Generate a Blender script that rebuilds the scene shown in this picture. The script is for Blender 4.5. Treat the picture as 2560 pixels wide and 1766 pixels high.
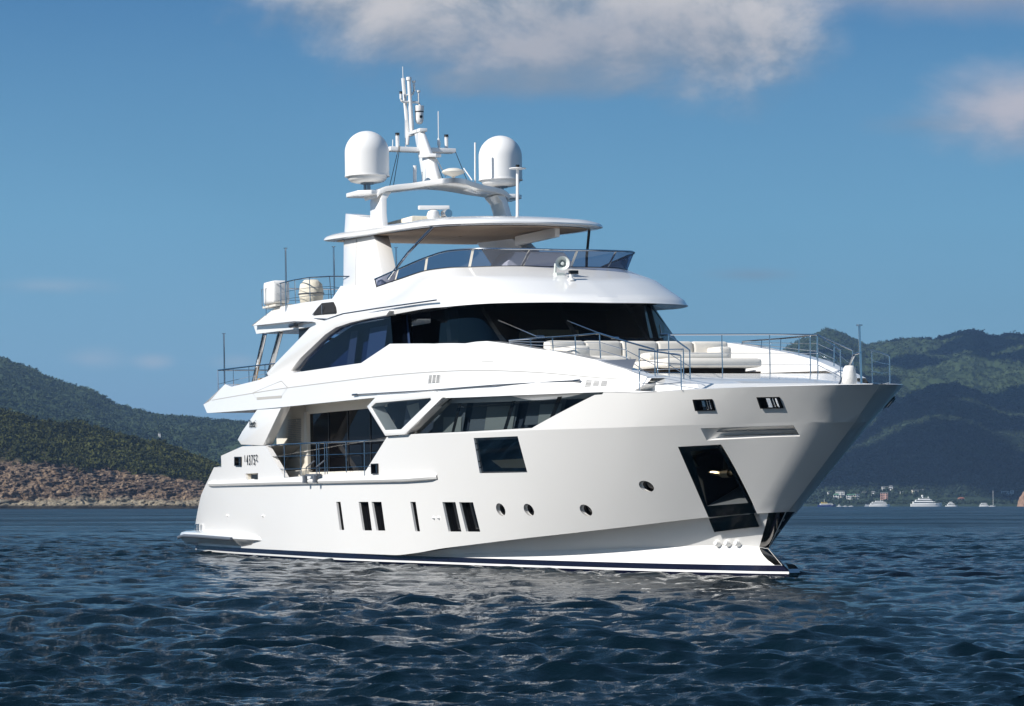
import bpy, bmesh, math, random
import numpy as np
from mathutils import Vector, Matrix
from mathutils.geometry import delaunay_2d_cdt
R=math.radians
for o in list(bpy.data.objects): bpy.data.objects.remove(o)
SC=bpy.context.scene; COL=SC.collection
# ------------------------------------------------------------------ camera, sky, sun, exposure
# metres; the yacht lies along +X (bow), port = +Y, the sea is z = 0
CAM=(88.907,-28.917,1.60); VIEW=R(67.5)
cd=bpy.data.cameras.new('camera'); cam=bpy.data.objects.new('camera',cd); COL.objects.link(cam)
cam.location=CAM; cam.rotation_euler=(R(90),0,VIEW)
cd.sensor_width=36; cd.lens=98.44; cd.shift_y=0.148; cd.clip_start=1; cd.clip_end=60000
SC.camera=cam
SUN_EL=R(35); SUN_XY=(0.15,-0.989)
tosun=Vector((SUN_XY[0]*math.cos(SUN_EL),SUN_XY[1]*math.cos(SUN_EL),math.sin(SUN_EL))).normalized()
sd=bpy.data.lights.new('sun','SUN'); sd.energy=4.9; sd.angle=R(.5); sd.color=(1,.955,.89)
sun=bpy.data.objects.new('sun',sd); COL.objects.link(sun); sun.location=(0,-60,60)
sun.rotation_euler=tosun.to_track_quat('Z','Y').to_euler()
SC.view_settings.view_transform='Standard'; SC.view_settings.look='None'
SC.view_settings.exposure=0.28; SC.view_settings.gamma=1
FW=Vector((-math.sin(VIEW),math.cos(VIEW),0)); RT=Vector((math.cos(VIEW),math.sin(VIEW),0))   # a compass bearing (roughly WNW) and the one square to it
class NT:
    def __init__(s,tree): s.t=tree; s.n=tree.nodes; s.l=tree.links
    def node(s,typ,**kw):
        n=s.n.new(typ)
        for k,v in kw.items(): setattr(n,k,v)
        return n
    def put(s,sock,v):
        if hasattr(v,'is_output'): s.l.new(v,sock)
        else: sock.default_value=v
    def math(s,op,a,b=None,c=None,clamp=False):
        n=s.node('ShaderNodeMath',operation=op,use_clamp=clamp); s.put(n.inputs[0],a)
        if b is not None: s.put(n.inputs[1],b)
        if c is not None: s.put(n.inputs[2],c)
        return n.outputs[0]
    def vmath(s,op,a,b):
        n=s.node('ShaderNodeVectorMath',operation=op); s.put(n.inputs[0],a); s.put(n.inputs[1],b)
        return n.outputs['Value'] if op=='DOT_PRODUCT' else n.outputs[0]
    def noise(s,vec,scale,detail=4,rough=.5,dist=0):
        n=s.node('ShaderNodeTexNoise'); s.put(n.inputs['Vector'],vec); n.inputs['Scale'].default_value=scale
        n.inputs['Detail'].default_value=detail; n.inputs['Roughness'].default_value=rough; n.inputs['Distortion'].default_value=dist
        return n.outputs['Fac']
    def smooth(s,x,a,b,lo=0.,hi=1.):
        n=s.node('ShaderNodeMapRange',interpolation_type='SMOOTHSTEP'); s.put(n.inputs[0],x)
        for i,v in zip((1,2,3,4),(a,b,lo,hi)): n.inputs[i].default_value=v
        return n.outputs[0]
    def mix(s,f,a,b,blend='MIX'):
        n=s.node('ShaderNodeMix',data_type='RGBA',blend_type=blend); s.put(n.inputs[0],f)
        s.put(n.inputs[6],a if hasattr(a,'is_output') else (*a,1) if len(a)==3 else a); s.put(n.inputs[7],b if hasattr(b,'is_output') else (*b,1) if len(b)==3 else b)
        return n.outputs[2]
    def ramp(s,f,stops):
        n=s.node('ShaderNodeValToRGB'); s.put(n.inputs[0],f); e=n.color_ramp.elements
        while len(e)<len(stops): e.new(.5)
        for el,(p,c) in zip(e,stops): el.position=p; el.color=(*c,1)
        return n.outputs[0]
W=bpy.data.worlds.new('World'); SC.world=W; W.use_nodes=True
def build_sky():
    t=NT(W.node_tree); t.n.clear()
    out=t.node('ShaderNodeOutputWorld'); bg=t.node('ShaderNodeBackground'); bg.inputs[1].default_value=SKY_STRENGTH
    sky=t.node('ShaderNodeTexSky',sky_type='NISHITA',sun_disc=False,sun_elevation=SUN_EL,sun_rotation=math.atan2(*SUN_XY),altitude=0,air_density=1.0,dust_density=.15,ozone_density=1.6)
    tc=t.node('ShaderNodeTexCoord').outputs['Generated']
    a=t.vmath('DOT_PRODUCT',tc,tuple(RT)); w=t.vmath('DOT_PRODUCT',tc,tuple(FW)); z=t.vmath('DOT_PRODUCT',tc,(0,0,1))
    wm=t.math('MAXIMUM',w,.02); az=t.math('DIVIDE',a,wm); el=t.math('DIVIDE',z,wm)   # tangents of bearing and height
    front=t.math('GREATER_THAN',w,.05)
    comb=t.node('ShaderNodeCombineXYZ'); t.put(comb.inputs[0],az); t.put(comb.inputs[1],t.math('MULTIPLY',el,1.5)); v=comb.outputs[0]
    n1=t.noise(v,16,9,.60,.25); n2=t.noise(v,60,6,.6); sh=t.vmath('ADD',v,(-.006,.010,0)); n3=t.noise(sh,16,9,.60,.25)
    wob=t.math('ADD',t.math('MULTIPLY',t.math('SUBTRACT',n1,.5),2.0),t.math('MULTIPLY',t.math('SUBTRACT',n2,.5),.5)); rel=t.math('MULTIPLY',t.math('SUBTRACT',n1,n3),4.0)
    # grade: a deeper, greyer blue than the raw model, as an early winter sky
    hsv=t.node('ShaderNodeHueSaturation'); t.put(hsv.inputs['Color'],sky.outputs[0]); hsv.inputs['Saturation'].default_value=SKY_SAT; hsv.inputs['Value'].default_value=1
    col=t.mix(1.0,hsv.outputs[0],SKY_TINT,'MULTIPLY')
    # the clear late-autumn blue of this sky, horizon to upper sky, over the model sky
    up=t.math('MAXIMUM',z,0.0); k=1/SKY_STRENGTH
    grad=t.ramp(t.math('MULTIPLY',up,2.0),[(0.,(.170*k,.300*k,.410*k)),(.10,(.145*k,.315*k,.460*k)),(.20,(.115*k,.295*k,.460*k)),(.35,(.050*k,.170*k,.345*k)),(1.,(.040*k,.105*k,.20*k))])
    col=t.mix(t.smooth(z,.75,.15,.35,.92),col,grad)
    for (a0,e0,ra,re,sh,amp,top,base,k) in CLOUDS:
        dx=t.math('DIVIDE',t.math('SUBTRACT',az,a0),ra); dy=t.math('DIVIDE',t.math('SUBTRACT',el,e0),re)
        rr=t.math('SQRT',t.math('ADD',t.math('MULTIPLY',dx,dx),t.math('MULTIPLY',dy,dy)))
        f=t.math('ADD',t.math('SUBTRACT',1.0,rr),t.math('MULTIPLY',wob,amp))
        m=t.math('MULTIPLY',t.math('MULTIPLY',t.smooth(f,.0,sh),front),k)
        lit=t.smooth(t.math('ADD',t.math('ADD',dy,rel),t.math('MULTIPLY',wob,.3)),-.95,.55)
        col=t.mix(m,col,t.mix(lit,base,top))
    t.put(bg.inputs[0],col); t.l.new(bg.outputs[0],out.inputs[0])
SKY_STRENGTH=.10; SKY_SAT=1.05; SKY_TINT=(.80,.95,1.0)
# clouds: bearing, height, half width, half height, softness, raggedness, sunlit colour, shaded base, cover
CT=(5.0,4.9,5.0); CB=(1.75,2.35,3.1)
CLOUDS=[(.005,.182,.112,.038,.8,.48,CT,CB,.95),(.072,.174,.058,.036,.75,.5,CT,CB,.95),(-.050,.182,.06,.026,.8,.65,CT,CB,.9),(.030,.163,.088,.022,.85,.5,(3.5,3.6,4.0),CB,.92),(.010,.150,.080,.008,1.0,.7,(2.2,2.7,3.3),CB,.6),
        (.176,.142,.046,.024,.9,.5,(4.3,4.2,4.6),(2.6,2.9,3.6),.95),(.148,.136,.03,.007,1.1,.6,(2.2,2.7,3.4),CB,.5),(.160,.187,.080,.020,.9,.5,(4.0,4.0,4.4),(2.6,2.9,3.6),.85),
        (-.150,.052,.016,.006,1.1,.6,CT,CT,.30),(-.128,.051,.010,.004,1.1,.6,CT,CT,.34),(-.166,.078,.03,.004,1.2,.7,CT,CB,.2),(-.098,.051,.014,.004,1.1,.6,CT,CT,.22),
        (.085,.082,.024,.0035,1.2,.6,(2.0,2.5,3.2),CB,.5)]
build_sky()
# ------------------------------------------------------------------ hull and deck lines, metres (u, x, y, z); outlines as fractions of a surface
CURVES={'GL': [(0.0, 17.6, -2.62, 5.5), (0.125, 20.0, -2.62, 5.5), (0.25, 22.5, -2.6, 5.5), (0.375, 24.4, -2.55, 5.5), (0.5, 24.9, -2.4, 5.5), (0.625, 25.6, -1.8, 5.5),
        (0.75, 26.05, -1.2, 5.5), (0.875, 26.3, -0.6, 5.5), (1.0, 26.4, -0.0, 5.5)],
 'GU': [(0.0, 17.6, -2.5, 6.75), (0.125, 19.8, -2.5, 6.75), (0.25, 21.6, -2.48, 6.75), (0.375, 22.9, -2.42, 6.75), (0.5, 23.35, -2.28, 6.75), (0.625, 24.0, -1.7, 6.75),
        (0.75, 24.4, -1.12, 6.75), (0.875, 24.62, -0.56, 6.75), (1.0, 24.7, -0.0, 6.75)],
 'H0': [(0.0, 12.6, -3.25, 6.732), (0.125, 15.0, -3.25, 6.661), (0.25, 18.0, -3.25, 6.704), (0.375, 21.0, -3.25, 6.71), (0.5, 23.0, -3.2, 6.657), (0.625, 24.4, -2.8, 6.641),
        (0.75, 25.2, -2.0, 6.623), (0.875, 25.65, -1.0, 6.607), (1.0, 25.8, -0.0, 6.593)],
 'H1': [(0.0, 12.6, -3.29, 6.882), (0.125, 15.0, -3.29, 6.811), (0.25, 18.0, -3.28, 6.854), (0.375, 21.0, -3.26, 6.86), (0.5, 22.95, -3.18, 6.807), (0.625, 24.3, -2.74, 6.791),
        (0.75, 25.05, -1.96, 6.773), (0.875, 25.5, -0.97, 6.757), (1.0, 25.65, -0.0, 6.743)],
 'H2': [(0.0, 12.9, -3.12, 7.2), (0.125, 15.0, -3.08, 7.2), (0.25, 18.0, -2.98, 7.22), (0.375, 20.6, -2.92, 7.49), (0.5, 22.2, -2.8, 7.431), (0.625, 23.3, -2.4, 7.369),
        (0.75, 23.9, -1.7, 7.33), (0.875, 24.25, -0.85, 7.293), (1.0, 24.4, -0.0, 7.271)],
 'H3': [(0.0, 13.6, -2.85, 7.86), (0.125, 16.6, -2.85, 7.617), (0.25, 18.2, -2.78, 7.709), (0.375, 20.0, -2.65, 7.806), (0.5, 21.3, -2.5, 7.78), (0.625, 22.1, -2.1, 7.738),
        (0.75, 22.6, -1.5, 7.731), (0.875, 22.85, -0.75, 7.716), (1.0, 22.95, -0.0, 7.7)],
 'WB': [(0.0, 16.6, -2.85, 7.617), (0.125, 17.4, -2.82, 7.665), (0.25, 18.4, -2.77, 7.72), (0.375, 20.0, -2.65, 7.806), (0.5, 21.3, -2.5, 7.78), (0.625, 22.1, -2.1, 7.738),
        (0.75, 22.6, -1.5, 7.731), (0.875, 22.85, -0.75, 7.716), (1.0, 22.95, -0.0, 7.7)],
 'WT': [(0.0, 16.5, -2.86, 7.832), (0.125, 17.4, -2.84, 7.904), (0.25, 18.5, -2.82, 7.99), (0.375, 20.0, -2.75, 8.123), (0.5, 21.4, -2.62, 8.2), (0.625, 22.3, -2.25, 8.187),
        (0.75, 22.85, -1.62, 8.15), (0.875, 23.15, -0.82, 8.129), (1.0, 23.25, -0.0, 8.112)],
 'c1': [(0.0, -1.0, -3.05, 0.33), (0.0421, 0.5, -3.28, 0.3277), (0.1124, 3.0, -3.5, 0.3245), (0.1837, 5.539, -3.6412, 0.3232), (0.1966, 6.0, -3.66, 0.3233),
        (0.2809, 9.0, -3.75, 0.3255), (0.3382, 11.0406, -3.7924, 0.3265), (0.3652, 12.0, -3.8, 0.3259), (0.4494, 15.0, -3.78, 0.3209), (0.4799, 16.0842, -3.7457, 0.3202),
        (0.5337, 18.0, -3.62, 0.3202), (0.5718, 19.3546, -3.4828, 0.3202), (0.618, 21.0, -3.26, 0.3172), (0.7022, 24.0, -2.76, 0.3042), (0.7157, 24.4804, -2.6748, 0.3022),
        (0.7865, 27.0, -2.2, 0.2916), (0.8567, 29.5, -1.66, 0.2811), (0.8723, 30.0524, -1.5262, 0.2792), (0.9129, 31.5, -1.14, 0.2743), (0.9426, 32.5564, -0.8071, 0.2718),
        (0.9551, 33.0, -0.66, 0.2713), (0.9831, 34.0, -0.32, 0.2704), (1.0, 34.6, -0.02, 0.27)],
 'c2': [(0.0, -1.0, -3.05, 0.33), (0.0418, 0.5, -3.28, 0.3306), (0.1115, 3.0, -3.5, 0.3315), (0.1951, 6.0, -3.66, 0.3326), (0.2788, 9.0, -3.75, 0.3335),
        (0.3624, 12.0, -3.8, 0.3343), (0.4461, 15.0, -3.78, 0.3348), (0.5436, 18.5, -3.64, 0.335), (0.5747, 19.6137, -3.5773, 0.334), (0.6133, 21.0, -3.48, 0.4075),
        (0.6548, 22.4894, -3.3449, 0.5413), (0.697, 24.0, -3.18, 0.6471), (0.7344, 25.3419, -3.0181, 0.7409), (0.7806, 27.0, -2.78, 0.8555), (0.8503, 29.5, -2.28, 1.0308),
        (0.8894, 30.9044, -1.9077, 1.1395), (0.906, 31.5, -1.72, 1.1921), (0.919, 31.9641, -1.5523, 1.2343), (0.9479, 33.0, -1.12, 1.3256), (0.9522, 33.1549, -1.0523, 1.3372),
        (0.9757, 34.0, -0.66, 1.3916), (0.9897, 34.5, -0.42, 1.4199), (0.9958, 34.72, -0.28, 1.4319), (0.9989, 34.83, -0.14, 1.4378), (1.0, 34.87, -0.001, 1.44)],
 'c3': [(0.0, -1.0, -3.35, 3.44), (0.0772, 2.0, -3.6, 3.44), (0.1544, 5.0, -3.72, 3.44), (0.2573, 9.0, -3.8, 3.44), (0.386, 14.0, -3.84, 3.44), (0.4117, 15.0, -3.8391, 3.44),
        (0.5404, 20.0, -3.82, 3.4402), (0.577, 21.423, -3.8148, 3.4402), (0.6433, 24.0, -3.8, 3.4175), (0.6824, 25.5186, -3.7551, 3.4025), (0.7205, 27.0, -3.68, 3.3963),
        (0.772, 29.0, -3.54, 3.3888), (0.7751, 29.1206, -3.5283, 3.3881), (0.8235, 31.0, -3.26, 3.3707), (0.8734, 32.9413, -2.817, 3.3577), (0.8749, 33.0, -2.8, 3.3577),
        (0.899, 33.9369, -2.4627, 3.3578), (0.9135, 34.5, -2.22, 3.354), (0.9349, 35.3306, -1.8029, 3.3471), (0.9521, 36.0, -1.44, 3.3489), (0.9676, 36.6016, -1.1244, 3.3504),
        (0.9779, 37.0, -0.9, 3.345), (0.9882, 37.4, -0.64, 3.3312), (0.9938, 37.62, -0.45, 3.3214), (0.9974, 37.76, -0.28, 3.3148), (0.9992, 37.83, -0.14, 3.3114),
        (1.0, 37.86, -0.001, 3.31)],
 'c4': [(0.0, -1.0, -3.5, 4.72), (0.0752, 2.0, -3.65, 4.5922), (0.0955, 2.8122, -3.6815, 4.574), (0.1503, 5.0, -3.75, 4.5436), (0.2756, 10.0, -3.84, 4.5032),
        (0.3051, 11.1783, -3.8464, 4.4997), (0.4259, 16.0, -3.86, 4.495), (0.5069, 19.2373, -3.857, 4.4907), (0.5762, 22.0, -3.85, 4.3997), (0.633, 24.2712, -3.8216, 4.303),
        (0.6764, 26.0, -3.78, 4.2636), (0.7439, 28.6948, -3.6419, 4.2133), (0.7515, 29.0, -3.62, 4.2076), (0.8141, 31.5, -3.34, 4.164), (0.8332, 32.2605, -3.2145, 4.1496),
        (0.8463, 32.7842, -3.1109, 4.1384), (0.8642, 33.5, -2.95, 4.091), (0.8678, 33.6413, -2.9152, 4.088), (0.9018, 35.0, -2.5, 4.0973), (0.9045, 35.1077, -2.4625, 4.0975),
        (0.9369, 36.4, -1.94, 4.0934), (0.9406, 36.5479, -1.8719, 4.0926), (0.9644, 37.5, -1.38, 4.0793), (0.9677, 37.6312, -1.3081, 4.0774), (0.9807, 38.15, -1.0, 4.0703),
        (0.9895, 38.5, -0.74, 4.0656), (0.9952, 38.73, -0.5, 4.0625), (0.9982, 38.85, -0.3, 4.0609), (0.9997, 38.91, -0.12, 4.0601), (1.0, 38.92, -0.001, 4.06)],
 'e4': [(0.0, 0.0, -3.5664, 4.6752), (0.0568, 2, -3.662, 4.5962), (0.0799, 2.8122, -3.6935, 4.578), (0.142, 5, -3.762, 4.5476), (0.2841, 10, -3.852, 4.5072),
        (0.3176, 11.1783, -3.8584, 4.5037), (0.4545, 16, -3.872, 4.499), (0.5465, 19.2373, -3.869, 4.4947), (0.625, 22, -3.862, 4.4037), (0.6895, 24.2712, -3.8336, 4.307),
        (0.7386, 26, -3.792, 4.2676), (0.8152, 28.6948, -3.6539, 4.2173), (0.8239, 29, -3.632, 4.2116), (0.8949, 31.5, -3.352, 4.168), (0.9165, 32.2605, -3.2265, 4.1536),
        (0.9314, 32.7842, -3.1229, 4.1424), (0.9517, 33.5, -2.962, 4.095), (0.9557, 33.6413, -2.9272, 4.092), (0.9943, 35, -2.512, 4.1013), (0.9974, 35.1077, -2.4745, 4.1015),
        (1.0, 35.2, -2.4415, 4.1014)],
 'e5': [(0.0, 0.0, -3.5, 4.9), (0.0789, 2.7769, -3.6512, 4.9651), (0.0852, 3, -3.66, 4.9685), (0.2273, 8, -3.8, 5.0208), (0.2284, 8.0381, -3.8005, 5.0212),
        (0.3285, 11.5626, -3.8387, 5.0483), (0.4545, 16, -3.86, 5.0502), (0.5384, 18.95, -3.8549, 5.0505), (0.625, 22, -3.84, 5.0209), (0.7185, 25.2918, -3.7501, 4.9449),
        (0.7386, 26, -3.72, 4.9188), (0.7604, 26.7663, -3.6798, 4.8811), (0.8239, 29, -3.5, 4.7414), (0.8413, 29.6145, -3.4338, 4.6955), (0.8949, 31.5, -3.16, 4.5204),
        (0.9107, 32.0549, -3.0586, 4.4718), (0.9517, 33.5, -2.74, 4.3641), (1.0, 35.2, -2.3, 4.25)],
 'e6': [(0.0, 0.0, -3.3, 6.0), (0.0852, 3, -3.45, 6.0), (0.2273, 8, -3.45, 6.0), (0.3409, 12, -3.4, 6.0), (0.4545, 16, -3.4, 6.0), (0.625, 22, -3.36, 6.0),
        (0.7386, 26, -3.25, 5.8), (0.8523, 30, -3.0, 5.3), (0.9375, 33, -2.62, 4.8334), (0.9517, 33.5, -2.5372, 4.75), (1.0, 35.2, -2.2, 4.45)],
 'f1': [(0.0, 18.5, -3.5774, 0.3202), (0.1553, 21, -3.26, 0.3172), (0.3416, 24, -2.76, 0.3042), (0.528, 27, -2.2, 0.2916), (0.6832, 29.5, -1.66, 0.2811),
        (0.8075, 31.5, -1.14, 0.2743), (0.9006, 33, -0.66, 0.2713), (0.9627, 34, -0.32, 0.2704), (1.0, 34.6, -0.02, 0.27)],
 'fc': [(0.0, 18.5, -3.64, 0.335), (0.1527, 21, -3.48, 0.4075), (0.336, 24, -3.18, 0.6471), (0.5192, 27, -2.78, 0.8555), (0.672, 29.5, -2.28, 1.0308),
        (0.7941, 31.5, -1.72, 1.1921), (0.8858, 33, -1.12, 1.3256), (0.9469, 34, -0.66, 1.3916), (0.9774, 34.5, -0.42, 1.4199), (0.9908, 34.72, -0.28, 1.4319),
        (0.9976, 34.83, -0.14, 1.4378), (1.0, 34.87, -0.001, 1.44)],
 'fi': [(0.0, 18.5, -3.64, 0.365), (0.1534, 21, -3.24, 0.4375), (0.3374, 24, -2.7, 0.6771), (0.5215, 27, -2.3, 0.8855), (0.6748, 29.5, -1.8, 1.0608),
        (0.7975, 31.5, -1.2537, 1.2221), (0.8896, 33, -0.8594, 1.3556), (0.9509, 34, -0.5366, 1.4216), (0.9816, 34.5, -0.3651, 1.4499), (0.9951, 34.72, -0.2416, 1.4619),
        (1.0, 34.8, -0.002, 1.4662)],
 'fm': [(0.0, 18.5, -3.56, 0.3264), (0.162, 21, -3.12, 0.3551), (0.3564, 24, -2.62, 0.4482), (0.5509, 27, -2.06, 0.5284), (0.7129, 29.5, -1.5, 0.596), (0.8101, 31, -1.1, 0.6419),
        (0.8879, 32.2, -0.7, 0.6853), (0.9527, 33.2, -0.32, 0.6939), (1.0, 33.93, -0.002, 0.62)],
 'w0': [(0.0, -1.0, -3.0347, -0.02), (0.0418, 0.5, -3.2636, -0.0223), (0.1114, 3.0, -3.4825, -0.0255), (0.1821, 5.539, -3.623, -0.0268), (0.195, 6.0, -3.6417, -0.0267),
        (0.2786, 9.0, -3.7313, -0.0245), (0.3354, 11.0406, -3.7734, -0.0235), (0.3621, 12.0, -3.781, -0.0241), (0.4457, 15.0, -3.7611, -0.0291),
        (0.4759, 16.0842, -3.7269, -0.0298), (0.5292, 18.0, -3.6019, -0.0298), (0.567, 19.3546, -3.4654, -0.0298), (0.6128, 21.0, -3.2437, -0.0328),
        (0.6964, 24.0, -2.7462, -0.0458), (0.7098, 24.4804, -2.6614, -0.0478), (0.7799, 27.0, -2.189, -0.0584), (0.8496, 29.5, -1.6517, -0.0689),
        (0.865, 30.0524, -1.5186, -0.0708), (0.9053, 31.5, -1.1343, -0.0758), (0.9347, 32.5564, -0.7936, -0.0782), (0.9471, 33.0, -0.6567, -0.0787),
        (0.9833, 34.3, -0.3184, -0.0797), (1.0, 34.9, -0.0199, -0.08)],
 'w1': [(0.0, -1.0, -3.05, 0.15), (0.0418, 0.5, -3.28, 0.1477), (0.1114, 3.0, -3.5, 0.1445), (0.1821, 5.539, -3.6412, 0.1432), (0.195, 6.0, -3.66, 0.1433),
        (0.2786, 9.0, -3.75, 0.1455), (0.3354, 11.0406, -3.7924, 0.1465), (0.3621, 12.0, -3.8, 0.1459), (0.4457, 15.0, -3.78, 0.1409), (0.4759, 16.0842, -3.7457, 0.1402),
        (0.5292, 18.0, -3.62, 0.1402), (0.567, 19.3546, -3.4828, 0.1402), (0.6128, 21.0, -3.26, 0.1372), (0.6964, 24.0, -2.76, 0.1242), (0.7098, 24.4804, -2.6748, 0.1222),
        (0.7799, 27.0, -2.2, 0.1116), (0.8496, 29.5, -1.66, 0.1011), (0.865, 30.0524, -1.5262, 0.0992), (0.9053, 31.5, -1.14, 0.0942), (0.9347, 32.5564, -0.7976, 0.0918),
        (0.9471, 33.0, -0.66, 0.0913), (0.9833, 34.3, -0.32, 0.0903), (1.0, 34.9, -0.02, 0.09)],
 'w2': [(0.0, -1.0, -3.05, 0.2), (0.0418, 0.5, -3.28, 0.1977), (0.1114, 3.0, -3.5, 0.1945), (0.1821, 5.539, -3.6412, 0.1932), (0.195, 6.0, -3.66, 0.1933),
        (0.2786, 9.0, -3.75, 0.1955), (0.3354, 11.0406, -3.7924, 0.1965), (0.3621, 12.0, -3.8, 0.1959), (0.4457, 15.0, -3.78, 0.1909), (0.4759, 16.0842, -3.7457, 0.1902),
        (0.5292, 18.0, -3.62, 0.1902), (0.567, 19.3546, -3.4828, 0.1902), (0.6128, 21.0, -3.26, 0.1872), (0.6964, 24.0, -2.76, 0.1742), (0.7098, 24.4804, -2.6748, 0.1722),
        (0.7799, 27.0, -2.2, 0.1616), (0.8496, 29.5, -1.66, 0.1511), (0.865, 30.0524, -1.5262, 0.1492), (0.9053, 31.5, -1.14, 0.1442), (0.9347, 32.5564, -0.7976, 0.1418),
        (0.9471, 33.0, -0.66, 0.1413), (0.9833, 34.3, -0.32, 0.1403), (1.0, 34.9, -0.02, 0.14)],
 'wb': [(0.0, -1.0, -2.5925, -0.9), (0.0421, 0.5, -2.788, -0.9), (0.1124, 3.0, -2.975, -0.9), (0.1837, 5.539, -3.095, -0.9), (0.1966, 6.0, -3.111, -0.9),
        (0.2809, 9.0, -3.1875, -0.9), (0.3382, 11.0406, -3.2235, -0.9), (0.3652, 12.0, -3.23, -0.9), (0.4494, 15.0, -3.213, -0.9), (0.4799, 16.0842, -3.1838, -0.9),
        (0.5337, 18.0, -3.077, -0.9), (0.5718, 19.3546, -2.9604, -0.9), (0.618, 21.0, -2.771, -0.9), (0.7022, 24.0, -2.346, -0.9), (0.7157, 24.4804, -2.2736, -0.9),
        (0.7865, 27.0, -1.87, -0.9), (0.8567, 29.5, -1.411, -0.9), (0.8723, 30.0524, -1.2973, -0.9), (0.9129, 31.5, -0.969, -0.9), (0.9426, 32.5564, -0.6861, -0.9),
        (0.9551, 33.0, -0.561, -0.9), (0.9831, 34.0, -0.272, -0.9), (1.0, 34.6, -0.017, -0.9)]}
BANDS={'hullC': ('c2', 'c3'), 'hullD': ('c3', 'c4'), 'upE': ('e4', 'e5'), 'upF': ('e5', 'e6'), 'hullB': ('fm', 'fi'), 'hullA': ('f1', 'fm'), 'wl': ('c1', 'c2'), 'HB': ('H2', 'H3'), 'HA': ('H1', 'H2'), 'G': ('GL', 'GU'), 'WS': ('WB', 'WT')}
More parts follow.
